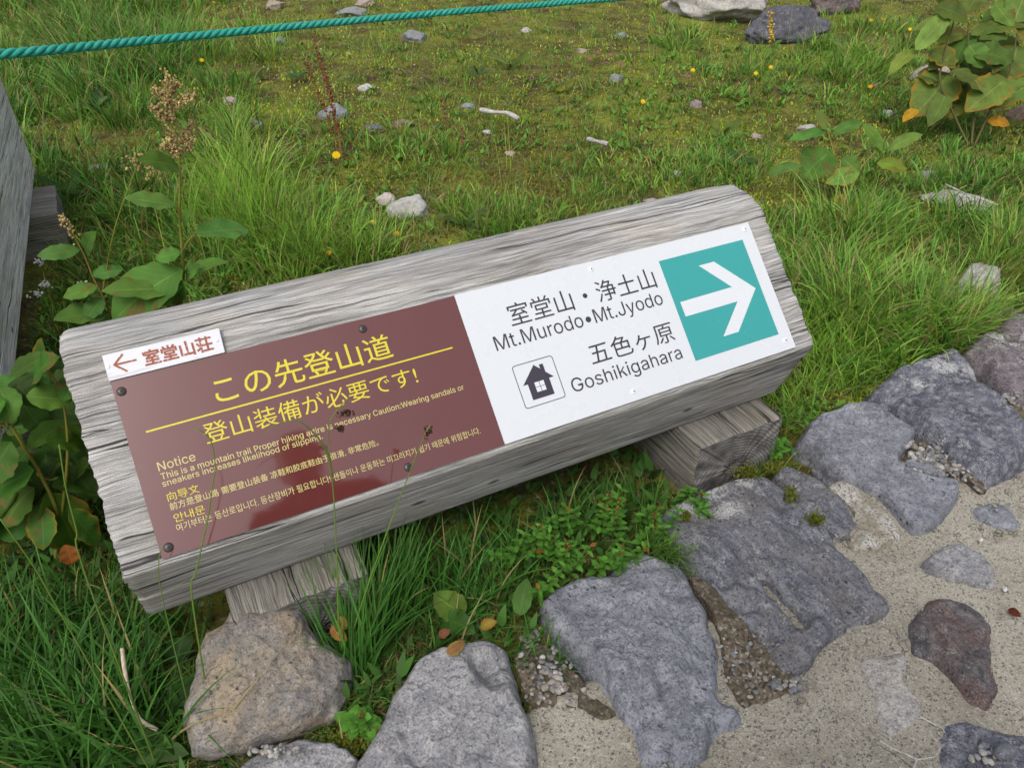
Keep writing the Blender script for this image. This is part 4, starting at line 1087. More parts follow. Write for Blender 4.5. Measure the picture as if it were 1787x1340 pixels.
# big leaved plant at the sign's left end
Y1 = 1.40
g0 = np.array([atz((95, 960), 0.0)[0], Y1 + 0.03, 0.0])
k3 = thing("knotweed", g0, "broad leaved knotweed crowding the left end of the sign", "plant")
sc3 = proj_many(Y((90, 780)))[1] / F_PX
stalk("stem", [g0, Y((100, 900)), Y((72, 830)), Y((45, 785)), Y((20, 745)), Y((-10, 720))], 0.0050, 0.0025, STEMC, k3, 30)
stalk("stem", [g0, Y((110, 880)), Y((118, 780)), Y((108, 690)), Y((80, 640))], 0.0042, 0.0020, STEMC * 0.9, k3, 30)
YE = np.array([0.26, 0.16, 0.02])
for i, (b, tp, w, c, e) in enumerate([((58, 668), (104, 623), 46, 1, None), ((45, 691), (128, 697), 42, 1.1, None), ((20, 738), (-4, 672), 46, 1, None), ((49, 783), (140, 735), 44, .95, None), ((20, 770), (-30, 850), 60, .8, None),
      ((60, 820), (-10, 858), 62, .75, None), ((80, 860), (130, 955), 84, .95, YE), ((90, 850), (176, 862), 50, .7, None), ((120, 890), (172, 950), 50, .9, YE), ((60, 850), (10, 920), 60, .6, None), ((80, 770), (150, 780), 46, .8, None),
      ((118, 740), (160, 800), 44, .7, None), ((70, 880), (75, 960), 46, .7, YE), ((10, 700), (-40, 730), 50, .9, None), ((110, 700), (140, 650), 40, .9, None), ((30, 860), (-20, 950), 60, .5, None)]):
    leaf(k3, Y(b, -0.02 * (i % 3)), Y(tp, -0.06 + 0.04 * (i % 4)), w * sc3 * 1.1, LEAFG * c * np.array([.85, .85, 0.65]), e, seed=i + 60)
rg = np.random.default_rng(88)
for i in range(48):
    b = (rg.uniform(-10, 130), rg.uniform(640, 930)); a = rg.uniform(-2.6, 2.6); L_ = rg.uniform(50, 95)
    tp = (b[0] + L_ * math.cos(a), b[1] + L_ * math.sin(a) * .8)
    if tp[0] > 175 + (tp[1] - 600) * .12: continue
    dz = rg.uniform(.03, .22)
    leaf(k3, Y(b, dz), Y(tp, dz - .03), rg.uniform(36, 62) * sc3, LEAFG * rg.uniform(.35, .75), YE if rg.random() < .15 else None, seed=700 + i)
leaf(k3, Y((112, 950), -.05), Y((125, 985), -.06), 34 * sc3, np.array([0.20, 0.09, 0.02]), seed=77)
blob_cluster("flower_plume", along([Y((-10, 740)), Y((14, 742))], 40, 0.007, 11), 0.003, np.array([0.25, 0.24, 0.08]), k3, 0.3, seed=8)

# broad leaf plant at the upper right with yellowing edges
g0 = atz((1690, 255), 0.0); Y1 = float(g0[1]) - 0.05; g0[2] = float(ground_z(g0[0], g0[1]))
def Zd(p, dd=0.0):
    d0 = proj_many(g0 + np.array([0, 0, 0.15]))[1]; return atd(p, d0 + dd)
sc4 = proj_many(g0 + np.array([0, 0, 0.15]))[1] / F_PX
k4 = thing("broad_leaf_plant", g0, "large broad leaf plant with yellow edged leaves at the upper right", "plant")
for pts in ([(1690, 255), (1660, 190), (1640, 140), (1650, 90), (1668, 20), (1660, -20)], [(1695, 255), (1700, 180), (1690, 95), (1690, 40)], [(1700, 255), (1730, 190), (1760, 130), (1775, 60)]):
    stalk("stem", [Zd(p) for p in pts], 0.006, 0.003, np.array([0.09, 0.08, 0.03]), k4, 24)
OR = np.array([0.34, 0.17, 0.02]); DL = np.array([0.105, 0.175, 0.036])
for i, (b, tp, w, c, e) in enumerate([((1598, 88), (1662, 18), 32, DL * 1.5, None), ((1600, 88), (1550, 134), 24, DL * 1.3, None), ((1655, 128), (1592, 206), 74, DL, OR), ((1756, 138), (1684, 196), 60, DL, OR), ((1810, 148), (1724, 192), 56, DL * .9, OR),
      ((1775, 80), (1745, 150), 66, DL * 1.05, OR), ((1695, 92), (1770, 108), 44, DL * .8, None), ((1694, 62), (1800, 44), 34, DL * .8, None), ((1632, 72), (1690, 58), 30, DL * .9, None), ((1690, 80), (1715, 120), 40, DL * .9, None),
      ((1650, 165), (1620, 222), 34, DL * .9, None), ((1700, 165), (1655, 208), 34, DL * 1.1, OR), ((1660, 125), (1720, 165), 44, DL * .85, None), ((1770, 40), (1800, -30), 60, DL, None), ((1640, 140), (1600, 130), 40, DL * .8, OR), ((1690, 20), (1720, -20), 40, DL, None)]):
    leaf(k4, Zd(b, 0.05 * (i % 3 - 1)), Zd(tp, -0.05 + 0.05 * (i % 3)), w * sc4 * 1.05, c, e, seed=i + 90, shape=0.6)
rg = np.random.default_rng(89)
for i in range(34):
    b = (rg.uniform(1620, 1800), rg.uniform(0, 190)); a = rg.uniform(0, 6.28); L_ = rg.uniform(45, 85)
    tp = (b[0] + L_ * math.cos(a), b[1] + L_ * math.sin(a) * .7 + 18)
    if tp[0] < 1590: continue
    dz = rg.uniform(-.05, .22)
    leaf(k4, Zd(b, dz), Zd(tp, dz - .03), rg.uniform(28, 52) * sc4, DL * rg.uniform(.7, 1.3), OR if rg.random() < .12 else None, seed=760 + i, shape=0.6)
leaf(k4, Zd((1722, 212)), Zd((1762, 220), -.03), 24 * sc4, np.array([0.42, 0.20, 0.02]), seed=120)
leaf(k4, Zd((1602, 192)), Zd((1575, 214), -.03), 18 * sc4, np.array([0.40, 0.24, 0.02]), seed=121)
# drooping leaves behind the sign's right end
g0 = atz((1480, 350), 0.0); g0[2] = float(ground_z(g0[0], g0[1]))
sc5 = proj_many(g0 + np.array([0, 0, 0.1]))[1] / F_PX
k5 = thing("wilting_plant", g0, "low wilting plant with drooping green leaves behind the sign's right end", "plant")
stalk("stem", [Zd((1480, 350)), Zd((1490, 320)), Zd((1505, 290)), Zd((1530, 262)), Zd((1545, 240))], 0.004, 0.002, STEMC, k5, 16)
stalk("stem", [Zd((1478, 350)), Zd((1462, 300)), Zd((1452, 255)), Zd((1444, 228))], 0.004, 0.002, STEMC, k5, 16)
for i, (b, tp, w, c, e) in enumerate([((1442, 228), (1374, 247), 22, LEAFG, None), ((1442, 228), (1424, 190), 14, DL, None), ((1452, 265), (1402, 312), 60, LEAFG * .9, None), ((1452, 236), (1508, 214), 20, LEAFG * .9, None), ((1506, 215), (1540, 266), 22, LEAFG, None),
      ((1400, 290), (1336, 308), 20, DL * 1.3, None), ((1530, 285), (1582, 300), 26, LEAFG * np.array([1.5, 1.2, .8]), YE), ((1500, 300), (1440, 320), 30, DL * 1.4, OR), ((1512, 342), (1506, 395), 40, LEAFG * np.array([1.3, 1.15, .6]), YE), ((1550, 262), (1610, 235), 20, DL * 1.2, None), ((1470, 275), (1500, 300), 26, LEAFG * .8, None)]):
    leaf(k5, Zd(b, -0.02 * (i % 2)), Zd(tp, -0.04 + 0.03 * (i % 3)), w * sc5 * 1.1, c, e, seed=i + 130)
leaf(k5, Zd((1450, 352), -.05), Zd((1482, 349), -.08), 26 * sc5, np.array([0.36, 0.26, 0.02]), np.array([0.2, .2, .03]), seed=150)

# small opposite leaved plants under the sign (St John's wort)
def wort(name, roots, hgt, label, seed, lw=0.011, ll=0.026):
    rg = np.random.default_rng(seed)
    c = np.mean(roots, 0)
    th_ = thing(name, c, label, "plant")
    for r in roots:
        az = rg.uniform(0, 6.28); ln = rg.uniform(0.1, 0.35); H = hgt * rg.uniform(0.7, 1.15)
        top = r + np.array([math.cos(az) * ln * H, math.sin(az) * ln * H - 0.25 * H, H])
        mid = (r + top) / 2 + np.array([0, 0, 0.1 * H])
        P = smooth_path([r, mid, top], 20)
        V, Q, T = tube(P, np.linspace(0.0014, 0.0009, 20), 5)
        s = build("stem", V, [Q, T], M['stem'], th_, col=np.broadcast_to(np.array([0.10, 0.12, 0.03]), (len(V), 3)))
        sp = Soup(); n = 8
        a0 = rg.uniform(0, 3)
        for j in range(n):
            p = P[5 + int(j * 14 / (n - 1))]
            size = 1.0 - 0.35 * j / n + (0.1 if j < 3 else 0)
            for q in (0, 1):
                a = a0 + j * math.pi / 2 + q * math.pi
                d = np.array([math.cos(a), math.sin(a), rg.uniform(-0.15, 0.45)])
                V, Q, uv, T_, U2 = leaf_mesh(p, p + unit(d) * ll * size * rg.uniform(.8, 1.2), lw * size, np.array([0, -0.2, 1]) + rg.normal(size=3) * .2, nu=5, nv=7, seed=int(rg.integers(9999)))
                col = np.array([0.105, 0.270, 0.038]) * rg.uniform(0.7, 1.35)
                if rg.random() < 0.02: col = np.array([0.3, 0.14, 0.03])
                sp.add(V, Q, col=col, uv=uv)
        sp.build("leaf_pairs", M['leaf'], th_)
        if rg.random() < 0.45:
            blob_cluster("seed_capsule", top + rg.normal(size=(5, 3)) * 0.004 + [0, 0, .004], 0.0022, np.array([0.22, 0.10, 0.03]), th_, .4, seed=int(rg.integers(999)))
def on_ground(pxs, z=0.0): return [atz(p, z) for p in pxs]
rg = np.random.default_rng(3)
wort("wort_plant", [np.array([x, y, 0.0]) for x, y in zip(rg.uniform(0.48, 0.84, 34), rg.uniform(0.84, 1.02, 34))], 0.125, "bushy small leaved plant with rusty seed capsules below the beam's middle", 4)
wort("wort_plant", [np.array([x, y, 0.0]) for x, y in zip(rg.uniform(0.88, 0.95, 5), rg.uniform(0.90, 0.98, 5))], 0.095, "small leafy sprig beside the right support block", 6)
wort("wort_plant", on_ground([(1345, 800), (1352, 795), (1362, 790)], 0.03), 0.05, "tiny bright sprig growing at the right block's front corner", 8, 0.016, 0.03)
wort("wort_plant", on_ground([(610, 1265), (630, 1275), (645, 1268), (655, 1285)], 0.02), 0.045, "bright trefoil seedling beside the tan boulder's lower right", 9, 0.02, 0.026)

# single leaves near the front
def front_leaf(b, tp, w, col, label, seed, zb=0.06, zt=0.08, edge=None, name="fallen_leaf", cat="leaf"):
    B, T_ = atz(b, zb), atz(tp, zt); d = proj_many(B)[1]
    V, Q, uv, tt_, u2 = leaf_mesh(B, T_, w * d / F_PX, unit(unit(CAM - B) + [0, 0, .5]), seed=seed, shape=0.6, wave=.12, fold=.25)
    c = np.broadcast_to(np.asarray(col), (len(V), 3)) * (1 + .25 * fbm(V, 40, 2, seed))[:, None]
    if edge is not None:
        kk = np.clip((u2 - .5) / .4, 0, 1)[:, None]; c = c * (1 - kk) + np.asarray(edge) * kk
    return tag(build(name, V, Q, M['leaf'], uv=uv, col=c), label, cat)
front_leaf((812, 1072), (756, 1035), 52, (0.10, 0.17, 0.025), "yellow-green round leaf in the grass clump by the left block", 160, 0.05, 0.08, name="dock_leaf")
front_leaf((770, 1080), (830, 1105), 44, (0.05, 0.12, 0.02), "dark green oval leaf above the orange one", 161, .05, .06, name="dock_leaf")
front_leaf((780, 1140), (812, 1118), 22, (0.26, 0.12, 0.05), "orange fading leaf at the pale kerb stone's upper edge", 162, .08, .09, (0.2, .2, .03))
front_leaf((766, 1110), (786, 1098), 16, (0.20, 0.08, 0.04), "small reddish leaf touching the orange fading leaf", 163, .08, .09)
front_leaf((838, 1095), (868, 1084), 20, (0.24, 0.19, 0.03), "yellow leaf with orange tip in the weeds behind the kerb", 164, .07, .08, (0.32, .1, .03))
front_leaf((578, 1092), (606, 1118), 22, (0.38, 0.16, 0.05), "curled orange leaf on the tan boulder's right shoulder", 165, .10, .08, (.2, .2, .03))
front_leaf((592, 1075), (604, 1098), 18, (0.25, 0.20, 0.04), "yellow withered leaf above the curled orange leaf", 166, .13, .11)
front_leaf((1760, 1062), (1782, 1076), 14, (0.13, 0.035, 0.02), "dark red fallen leaf on the sandy mortar at the right edge", 167, .043, .046)
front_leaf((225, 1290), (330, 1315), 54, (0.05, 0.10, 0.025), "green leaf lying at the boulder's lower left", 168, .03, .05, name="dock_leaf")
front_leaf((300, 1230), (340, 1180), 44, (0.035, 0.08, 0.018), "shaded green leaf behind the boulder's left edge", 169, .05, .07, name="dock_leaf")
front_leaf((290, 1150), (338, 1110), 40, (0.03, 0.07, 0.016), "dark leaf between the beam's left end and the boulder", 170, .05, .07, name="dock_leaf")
front_leaf((905, 1075), (920, 1008), 34, (0.07, 0.15, 0.03), "toothed green leaf beside the blue-grey pitted stone", 171, .06, .09, name="dock_leaf")

# ---------------------------------------------------------------- flowers
def flower(p, label, size=0.011, kind='yellow', z=None, group="yellow wildflowers on the slope", stem=0.12):
    """composite flower head on a thin stalk; p is the head's place in the photo"""
    g = atz((p[0], p[1] + stem * 420 / max(1.0, 1.0)), 0.0) if z is None else None
    d0 = proj_many(atz(p, 0.0))[1]
    h = stem
    head = atz(p, h + float(ground_z(*atz(p, h)[:2])))
    base = np.array([head[0] + 0.01, head[1] + 0.015, float(ground_z(head[0], head[1]))])
    f = thing("wildflower", base, label, "flower", group)
    stalk("stem", [base, (base + head) / 2 + np.array([0.006, 0, 0]), head], 0.0011, 0.0008, np.array([0.08, 0.12, 0.03]), f, 10, 5)
    nrm = unit(unit(CAM - head) * 0.6 + np.array([0, 0, 0.6])); a1 = unit(np.cross(nrm, [1, 0, 0.1])); a2 = np.cross(nrm, a1)
    s = Soup(); rg = np.random.default_rng(int(p[0] * 7 + p[1]))
    c = {'yellow': (0.75, 0.50, 0.01), 'orange': (0.62, 0.32, 0.01), 'pink': (0.42, 0.20, 0.19), 'white': (0.72, 0.72, 0.70)}[kind]
    if kind in ('yellow', 'orange'):
        for ring, (n, l) in enumerate(((18, 1.0), (14, 0.75), (10, 0.45))):
            for k in range(n):
                a = k / n * 6.283 + ring * .3 + rg.normal() * .05
                d = a1 * math.cos(a) + a2 * math.sin(a); e = np.cross(nrm, d)
                L_ = size * l * rg.uniform(.9, 1.1); w = size * 0.13
                o = head + nrm * 0.0012 * ring
                V = np.array([o - e * w * .5, o + e * w * .5, o + d * L_ + e * w + nrm * L_ * .22, o + d * L_ - e * w + nrm * L_ * .22])
                s.add(V, [[0, 1, 2, 3]], col=np.array(c) * rg.uniform(.8, 1.15))
        s.build("petals", M['petal'], f, smooth=False)
    else:
        blob_cluster("petals", head + rg.normal(size=(26, 3)) * np.array([size, size, size * .5]) * .75, size * .26, c, f, .15, M['petal'], seed=3)
    return f
flower((587, 272), "largest bright yellow hawkbit flower, behind the brown panel's upper edge", 0.017, stem=0.22)
for p, lab, kd in [((452, 374), "orange-yellow flower right of the knotweed's lower leaf", 'orange'), ((522, 384), "fading orange flower behind the brown panel's left part", 'orange'), ((574, 441), "yellow bud close above the beam's rear edge", 'yellow'),
                ((650, 388), "yellow flower left below the largest white stone", 'yellow'), ((692, 408), "orange flower cluster close behind the beam under the white stone", 'orange'), ((373, 5), "orange flower at the top edge above the rope", 'orange'),
                ((352, 106), "tiny yellow flower in the grass just below the rope", 'yellow'), ((1209, 123), "yellow flower in turf below the long whitish boulder", 'yellow'), ((1319, 129), "small pale yellow flower left of its pair, under the dark boulder", 'yellow'),
                ((1345, 118), "bright yellow flower directly below the dark rounded boulder", 'yellow'), ((1588, 52), "yellow flower cluster at the top right in long grass", 'yellow'), ((1520, 36), "yellow flower right of the dark rounded boulder", 'yellow'),
                ((1541, 34), "small orange flower at the upper right beside a yellow one", 'orange'), ((1519, 152), "orange flower in the turf left of the yellowing plant", 'orange'), ((1122, 178), "single tiny yellow flower in the mossy middle", 'yellow')]:
    flower(p, lab, 0.010 if p[1] > 200 else 0.013, kd, stem=0.07)
for p, lab in [((1042, 92), "tallest pink flower head in the moss"), ((1030, 104), "pink flower head left below the tallest pink one"), ((1068, 97), "pink flower head right of the tallest pink one"), ((1060, 110), "pale pink flower low in the group's middle"), ((1082, 112), "pink flower at the group's right end"),
               ((995, 103), "pink flower at the group's left end"), ((893, 34), "lone pinkish flower close under the rope"), ((1526, 150), "pinkish seed head beside the orange flower"), ((1202, 134), "faded pink head left of the yellow turf flower")]:
    flower(p, lab, 0.012, 'pink', stem=0.06, group="pink flowers on the slope")
for p, lab in [((69, 455), "white yarrow head nearest the second sign, upper one"), ((78, 496), "white yarrow head, middle of the left trio"), ((64, 514), "white yarrow head, lowest of the left trio"), ((145, 498), "broadest white yarrow head, beside the small knotweed")]:
    flower(p, lab, 0.012, 'white', stem=0.20, group="white yarrow heads behind the sign")
# goldenrod spike before the dark boulder
gr = thing("goldenrod", atz((1347, 100), 0.0), "upright goldenrod spike in front of the dark rounded boulder", "flower")
gd = proj_many(atz((1347, 100), 0.0))[1]
gp = lambda p: atd(p, gd - 0.03)
stalk("stem", [gp((1350, 100)), gp((1347, 70)), gp((1346, 20))], 0.003, 0.002, np.array([0.07, .09, .03]), gr, 12)
blob_cluster("flower_spike", along([gp((1347, 72)), gp((1345, 45)), gp((1346, 20))], 60, 0.009, 5), 0.0055, (0.62, 0.42, 0.01), gr, .2, M['petal'], seed=9)
for i, (b, tp) in enumerate([((1348, 80), (1366, 70)), ((1347, 85), (1332, 92)), ((1349, 88), (1362, 100)), ((1347, 95), (1325, 96))]):
    leaf(gr, gp(b), gp(tp), 0.02, LEAFG, seed=200 + i)
# rust red dock stalks
dk = thing("dock_plant", atz((600, 300), 0.0), "rust red dock seed stalks rising left of centre", "plant")
dd0 = proj_many(atz((598, 300), 0.0))[1]
dp = lambda p: atd(p, dd0)
RUST = np.array([0.20, 0.075, 0.035])
for k, pts in enumerate([[(600, 300), (590, 230), (568, 140), (545, 55)], [(598, 300), (580, 220), (552, 150), (535, 110)], [(602, 300), (596, 240), (580, 160), (560, 95)]]):
    pp = [dp(p) + np.array([0, 0.03 * k, 0]) for p in pts]
    stalk("stem", pp, 0.0022, 0.0012, RUST * 1.2, dk, 20, 5)
    blob_cluster("seed_cluster", along(pp, 200, 0.006, 50 + k, 0.3, 1.0), 0.0030, RUST, dk, 0.35, seed=30 + k)
# small seed spikes in the moss
for i, (b, tp, lab) in enumerate([((778, 235), (772, 170), "taller brown seed spike standing in the moss"), ((808, 262), (806, 222), "shorter tan seed spike right of the taller spike"), ((422, 42), (410, 8), "thin brown seed spike at the top near the rope")]):
    d = proj_many(atz(b, 0.0))[1]
    s_ = thing("seed_spike", atz(b, 0.0), lab, "plant", "seed spikes in the moss")
    pp = [atd(b, d), atd(((b[0] + tp[0]) / 2 + 1, (b[1] + tp[1]) / 2), d - .01), atd(tp, d - .02)]
    stalk("stem", pp, 0.002, 0.001, np.array([0.16, .11, .04]), s_, 8, 5)
    blob_cluster("seeds", along(pp, 60, 0.004, 70 + i, .25, 1), 0.0045, np.array([0.24, 0.15, 0.06]), s_, .3, seed=40 + i)

# sedge stalks leaning up in front of the panels
SY = 0.915
def sedge(name, pts, label, heads=(), arch=None, r=0.0019, y0=SY):
    pp = [aty(p, y0) for p in pts]
    pp[0][2] = min(pp[0][2], 0.02)
    o = thing(name, pp[0], label, "grass stalk", "grass stalks in front of the panels")
    stalk("stem", pp, r, 0.0008, np.array([0.12, 0.20, 0.035]), o, 40, 5)
    if arch: stalk("blade", [aty(p, y0) for p in arch], r * 1.1, 0.0004, np.array([0.11, 0.17, 0.03]), o, 30, 5)
    for (h, n) in heads:
        blob_cluster("seed_head", along([aty(q, y0) for q in h], n, 0.0028, 80, 0, 1), 0.0019, np.array([0.10, 0.055, 0.035]), o, .4, seed=12)
    return o
sedge("sedge_stalk", [(592, 1140), (590, 1060), (589, 998), (583, 875), (578, 821), (573, 750), (585, 720), (610, 692)], "sedge stalk with dark seed tufts and an arching blade before the notice text",
      [([(588, 724), (604, 720), (616, 724)], 26), ([(582, 748), (592, 747), (600, 749)], 20)], [(580, 830), (573, 796), (558, 768), (542, 750), (524, 737), (499, 735), (478, 744), (456, 764)])
sedge("sedge_stalk", [(590, 1190), (610, 1120), (650, 998), (690, 890), (711, 835), (736, 771), (750, 742)], "slanting sedge stalk with one seed tuft near the lower middle screw", [([(742, 765), (748, 752), (754, 748)], 24)])
sedge("sedge_stalk", [(318, 1130), (335, 1040), (342, 998), (363, 903), (372, 839), (376, 814), (369, 771), (356, 755), (338, 746)], "bent grass blade crossing the left part of the notice", (), None, 0.0019)
sedge("sedge_stalk", [(300, 1180), (285, 1050), (277, 985), (282, 955)], "short stalk at the brown panel's lower left corner", (), None, 0.0010)
sedge("sedge_stalk", [(190, 1180), (148, 1000), (134, 928), (116, 857), (103, 776)], "long pale blade left of the sign's left end", (), None, 0.0018, 0.86)
sedge("sedge_stalk", [(200, 1230), (100, 1060), (60, 990), (0, 905)], "long blade leaning to the left edge below the big leaves", (), None, 0.0016, 0.84)
sedge("sedge_stalk", [(1392, 690), (1388, 650), (1386, 640), (1392, 612)], "dark dead seed stalk against the beam's right end", [([(1383, 650), (1390, 640), (1398, 645)], 9), ([(1390, 628), (1400, 630), (1396, 620)], 8)], None, 0.0010, 0.99)

# sticks
def stick(name, pts, r, col, label, parentless=True, cat="stick"):
    P = smooth_path(pts, 30)
    V, Q, T = tube(P, r * (1 + 0.25 * np.sin(np.linspace(0, 9, 30))), 8)
    return tag(build(name, V, [Q, T], M['pebble'], col=np.broadcast_to(np.asarray(col), (len(V), 3))), label, cat)
stick("twig", [atz((213, 1130), 0.17), atz((218, 1170), 0.14), atz((228, 1215), 0.11), atz((245, 1255), 0.08), atz((275, 1273), 0.06)], 0.0030, (0.55, 0.45, 0.33), "curved bare pale twig in the grass at lower left")
stick("driftwood", [atz((838, 192), 0.05), atz((860, 196), 0.055), atz((885, 198), 0.05), atz((905, 208), 0.025)], 0.011, (0.50, 0.48, 0.44), "bleached white driftwood stick in the centre moss")
stick("driftwood", [atz((1025, 243), 0.04), atz((1042, 247), 0.045), atz((1060, 252), 0.04)], 0.010, (0.40, 0.38, 0.37), "short grey driftwood stick right of the white one")
stick("twig", [atz((1650, 322), 0.06), atz((1690, 340), 0.07), atz((1742, 358), 0.06)], 0.003, (0.5, 0.48, 0.42), "thin pale twig across the gravelly flat rock")

# ---------------------------------------------------------------- grass
def free_mask(x, y):
    ok = np.ones(len(x), bool)
    ok &= y > edge_y(x) + 0.10
    for B in FOOT:
        mn, mx = B.min(0), B.max(0)
        c = (x > mn[0]) & (x < mx[0]) & (y > mn[1]) & (y < mx[1])
        if c.any():
            ci = np.where(c)[0]; ok[ci[in_poly(x[ci], y[ci], B)]] = False
    # timber
    ok &= ~((x > -0.07) & (x < 0.21) & (y > 0.95) & (y < 1.5)) & ~((x > 0.95) & (x < 1.23) & (y > 0.95) & (y < 1.5))
    ok &= ~((x > -0.20) & (x < 1.29) & (y > 1.02) & (y < 1.43))
    ok &= ~((x > -0.90) & (x < -0.405 + 0.0405 * (y - 1.92)) & (y > 1.5) & (y < 3.6))
    return ok
# patches (photo x, y, radii, density, height, colour 0 dark .. 1 fresh .. 2 yellowish)
PATCH = [(1500, 560, 170, 110, 1.0, .20, 1.0), (1450, 450, 150, 80, 1.0, .21, 1.1), (1620, 600, 170, 90, .9, .15, 1.0), (1690, 330, 150, 120, .7, .12, .5), (1500, 100, 150, 80, .8, .16, 1.1), (1180, 90, 130, 70, .6, .12, .9), (1330, 120, 140, 70, .55, .09, .7),
         (200, 130, 230, 110, 1.0, .24, .35), (150, 30, 260, 70, 1.0, .26, .4), (430, 330, 100, 110, .85, .27, 1.4), (520, 430, 140, 70, .75, .22, 1.2), (650, 440, 110, 50, .6, .13, 1.0), (250, 390, 150, 130, .55, .16, .5), (880, 390, 130, 45, .6, .14, 1.0),
         (1020, 290, 110, 60, .5, .09, .8), (1250, 285, 130, 60, .6, .10, 1.0), (960, 200, 90, 40, .3, .08, .6), (480, 100, 90, 60, .5, .14, 1.2), (780, 110, 120, 50, .4, .08, .8), (700, 260, 110, 50, .5, .10, .9), (1740, 450, 80, 60, .9, .15, 1.2), (1100, 200, 110, 60, .35, .07, .8),
         (1620, 190, 110, 80, .5, .1, .6), (900, 100, 150, 60, .3, .06, .7), (30, 250, 120, 200, .7, .2, .3), (330, 250, 80, 80, .4, .15, .6), (620, 100, 70, 40, .3, .08, .9), (1000, 110, 90, 30, .35, .07, .9), (1130, 300, 70, 40, .5, .10, 1.1), (740, 190, 60, 30, .4, .10, .8), (1000, 230, 60, 30, .4, .08, .9), (1280, 190, 90, 40, .45, .08, 1.2), (1400, 160, 80, 50, .5, .10, .9)]
def patch_field(px):
    d = np.zeros(len(px)); h = np.zeros(len(px)); c = np.zeros(len(px)); w = np.full(len(px), 1e-6)
    for (cx, cy, rx, ry, dn, hh, cc) in PATCH:
        k = np.exp(-(((px[:, 0] - cx) / rx) ** 2 + ((px[:, 1] - cy) / ry) ** 2) * 1.1)
        d = np.maximum(d, dn * k); h += k * hh; c += k * cc; w += k
    return d, h / w, c / w
def scatter(n, seed, x0=-260, x1=2050, y0=-110, y1=760):
    rg = np.random.default_rng(seed)
    px = np.stack([rg.uniform(x0, x1, n), rg.uniform(y0, y1, n)], 1)
    r = np.stack([(px[:, 0] - CX) / F_PX, (px[:, 1] - CY) / F_PX, np.ones(n)], 1) @ R.T
    t_ = (0.0 - CAM[2]) / r[:, 2]
    P = CAM + r * t_[:, None]
    P[:, 2] = ground_z(P[:, 0], P[:, 1])
    ok = free_mask(P[:, 0], P[:, 1])
    return px[ok], P[ok], t_[ok], rg
def mixcol(c, rg):
    c = c + rg.normal(size=len(c)) * 0.35
    k = np.clip(c, 0, 2)[:, None]
    col = np.where(k < 1, G_DARK * (1 - k) + G_MID * k, G_MID * (2 - k) + G_YEL * (k - 1))
    col = col * rg.uniform(0.45, 1.65, (len(c), 1))
    dry = rg.random(len(c)) < 0.13
    col[dry] = G_DRY * rg.uniform(.5, 1.1, (dry.sum(), 1))
    return col
Gs = Soup()
px, P, dist, rg = scatter(26000, 11, y1=1340)
d, h, c = patch_field(px)
tuft = fbm(p3(P[:, 0], P[:, 1]), 3.2, 3, 41)
low = px[:, 1] > 760
d = np.where(low, 0.35, d)
keep = rg.random(len(P)) < np.clip(d * (0.75 + 0.9 * tuft) + 0.06 * np.clip(tuft * 2, 0, 1), 0, 1)
P, dist, d, h, c = P[keep], dist[keep], d[keep], h[keep], c[keep]
m = np.clip((21 * (0.5 + d) * rg.uniform(.4, 1.5, len(P))), 6, 50).astype(int)
k = np.repeat(np.arange(len(P)), m); n = len(k)
th_ = np.clip(h * (0.45 + 0.75 * np.clip(d, 0, 1)), 0.04, 0.3) * rg.uniform(0.65, 1.35, len(P))
tc = c + rg.normal(size=len(P)) * .35
ta = rg.uniform(0, 6.28, len(P))
az = np.where(rg.random(n) < .35, ta[k] + rg.normal(size=n) * .5, rg.uniform(0, 6.28, n))
sp = rg.uniform(0, 1, n) ** .7
off = np.stack([np.cos(az), np.sin(az), 0 * az], 1) * (0.010 + 0.035 * sp)[:, None] * (0.6 + 0.25 * dist[k])[:, None]
hh = th_[k] * rg.uniform(0.45, 1.3, n)
Pk = P[k] + off; Pk[:, 2] = ground_z(Pk[:, 0], Pk[:, 1]) - .003
ok = free_mask(Pk[:, 0], Pk[:, 1])
gcol = mixcol(tc[k], rg); gtip = gcol * 1.15; q_ = rg.random(n) < .28; gtip[q_] = np.array([.34, .27, .10])
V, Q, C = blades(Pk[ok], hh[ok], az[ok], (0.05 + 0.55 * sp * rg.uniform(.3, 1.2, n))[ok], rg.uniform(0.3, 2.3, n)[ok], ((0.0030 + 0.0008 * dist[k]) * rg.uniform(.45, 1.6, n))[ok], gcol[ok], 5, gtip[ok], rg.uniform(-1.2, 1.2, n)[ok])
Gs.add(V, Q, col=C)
# short turf everywhere on the slope
px, P, dist, rg = scatter(190000, 12, y1=1340)
k = rg.random(len(P)) < np.clip(0.40 + 0.75 * fbm(p3(P[:, 0], P[:, 1]), 4, 3, 51), 0.05, 1)
P, dist, px = P[k], dist[k], px[k]; n = len(P)
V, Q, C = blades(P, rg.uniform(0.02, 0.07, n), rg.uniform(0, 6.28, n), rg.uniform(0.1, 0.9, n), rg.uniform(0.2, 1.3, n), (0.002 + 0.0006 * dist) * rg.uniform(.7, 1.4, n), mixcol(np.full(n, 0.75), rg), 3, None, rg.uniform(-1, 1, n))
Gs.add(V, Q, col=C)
# dead straw lying in the turf
px, P, dist, rg = scatter(22000, 17, y1=1340); n = len(P)
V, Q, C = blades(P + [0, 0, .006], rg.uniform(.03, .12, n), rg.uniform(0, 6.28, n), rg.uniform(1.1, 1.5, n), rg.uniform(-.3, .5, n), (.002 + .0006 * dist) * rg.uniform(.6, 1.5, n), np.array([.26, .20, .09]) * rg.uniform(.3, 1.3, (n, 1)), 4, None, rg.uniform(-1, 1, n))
Gs.add(V, Q, col=C)
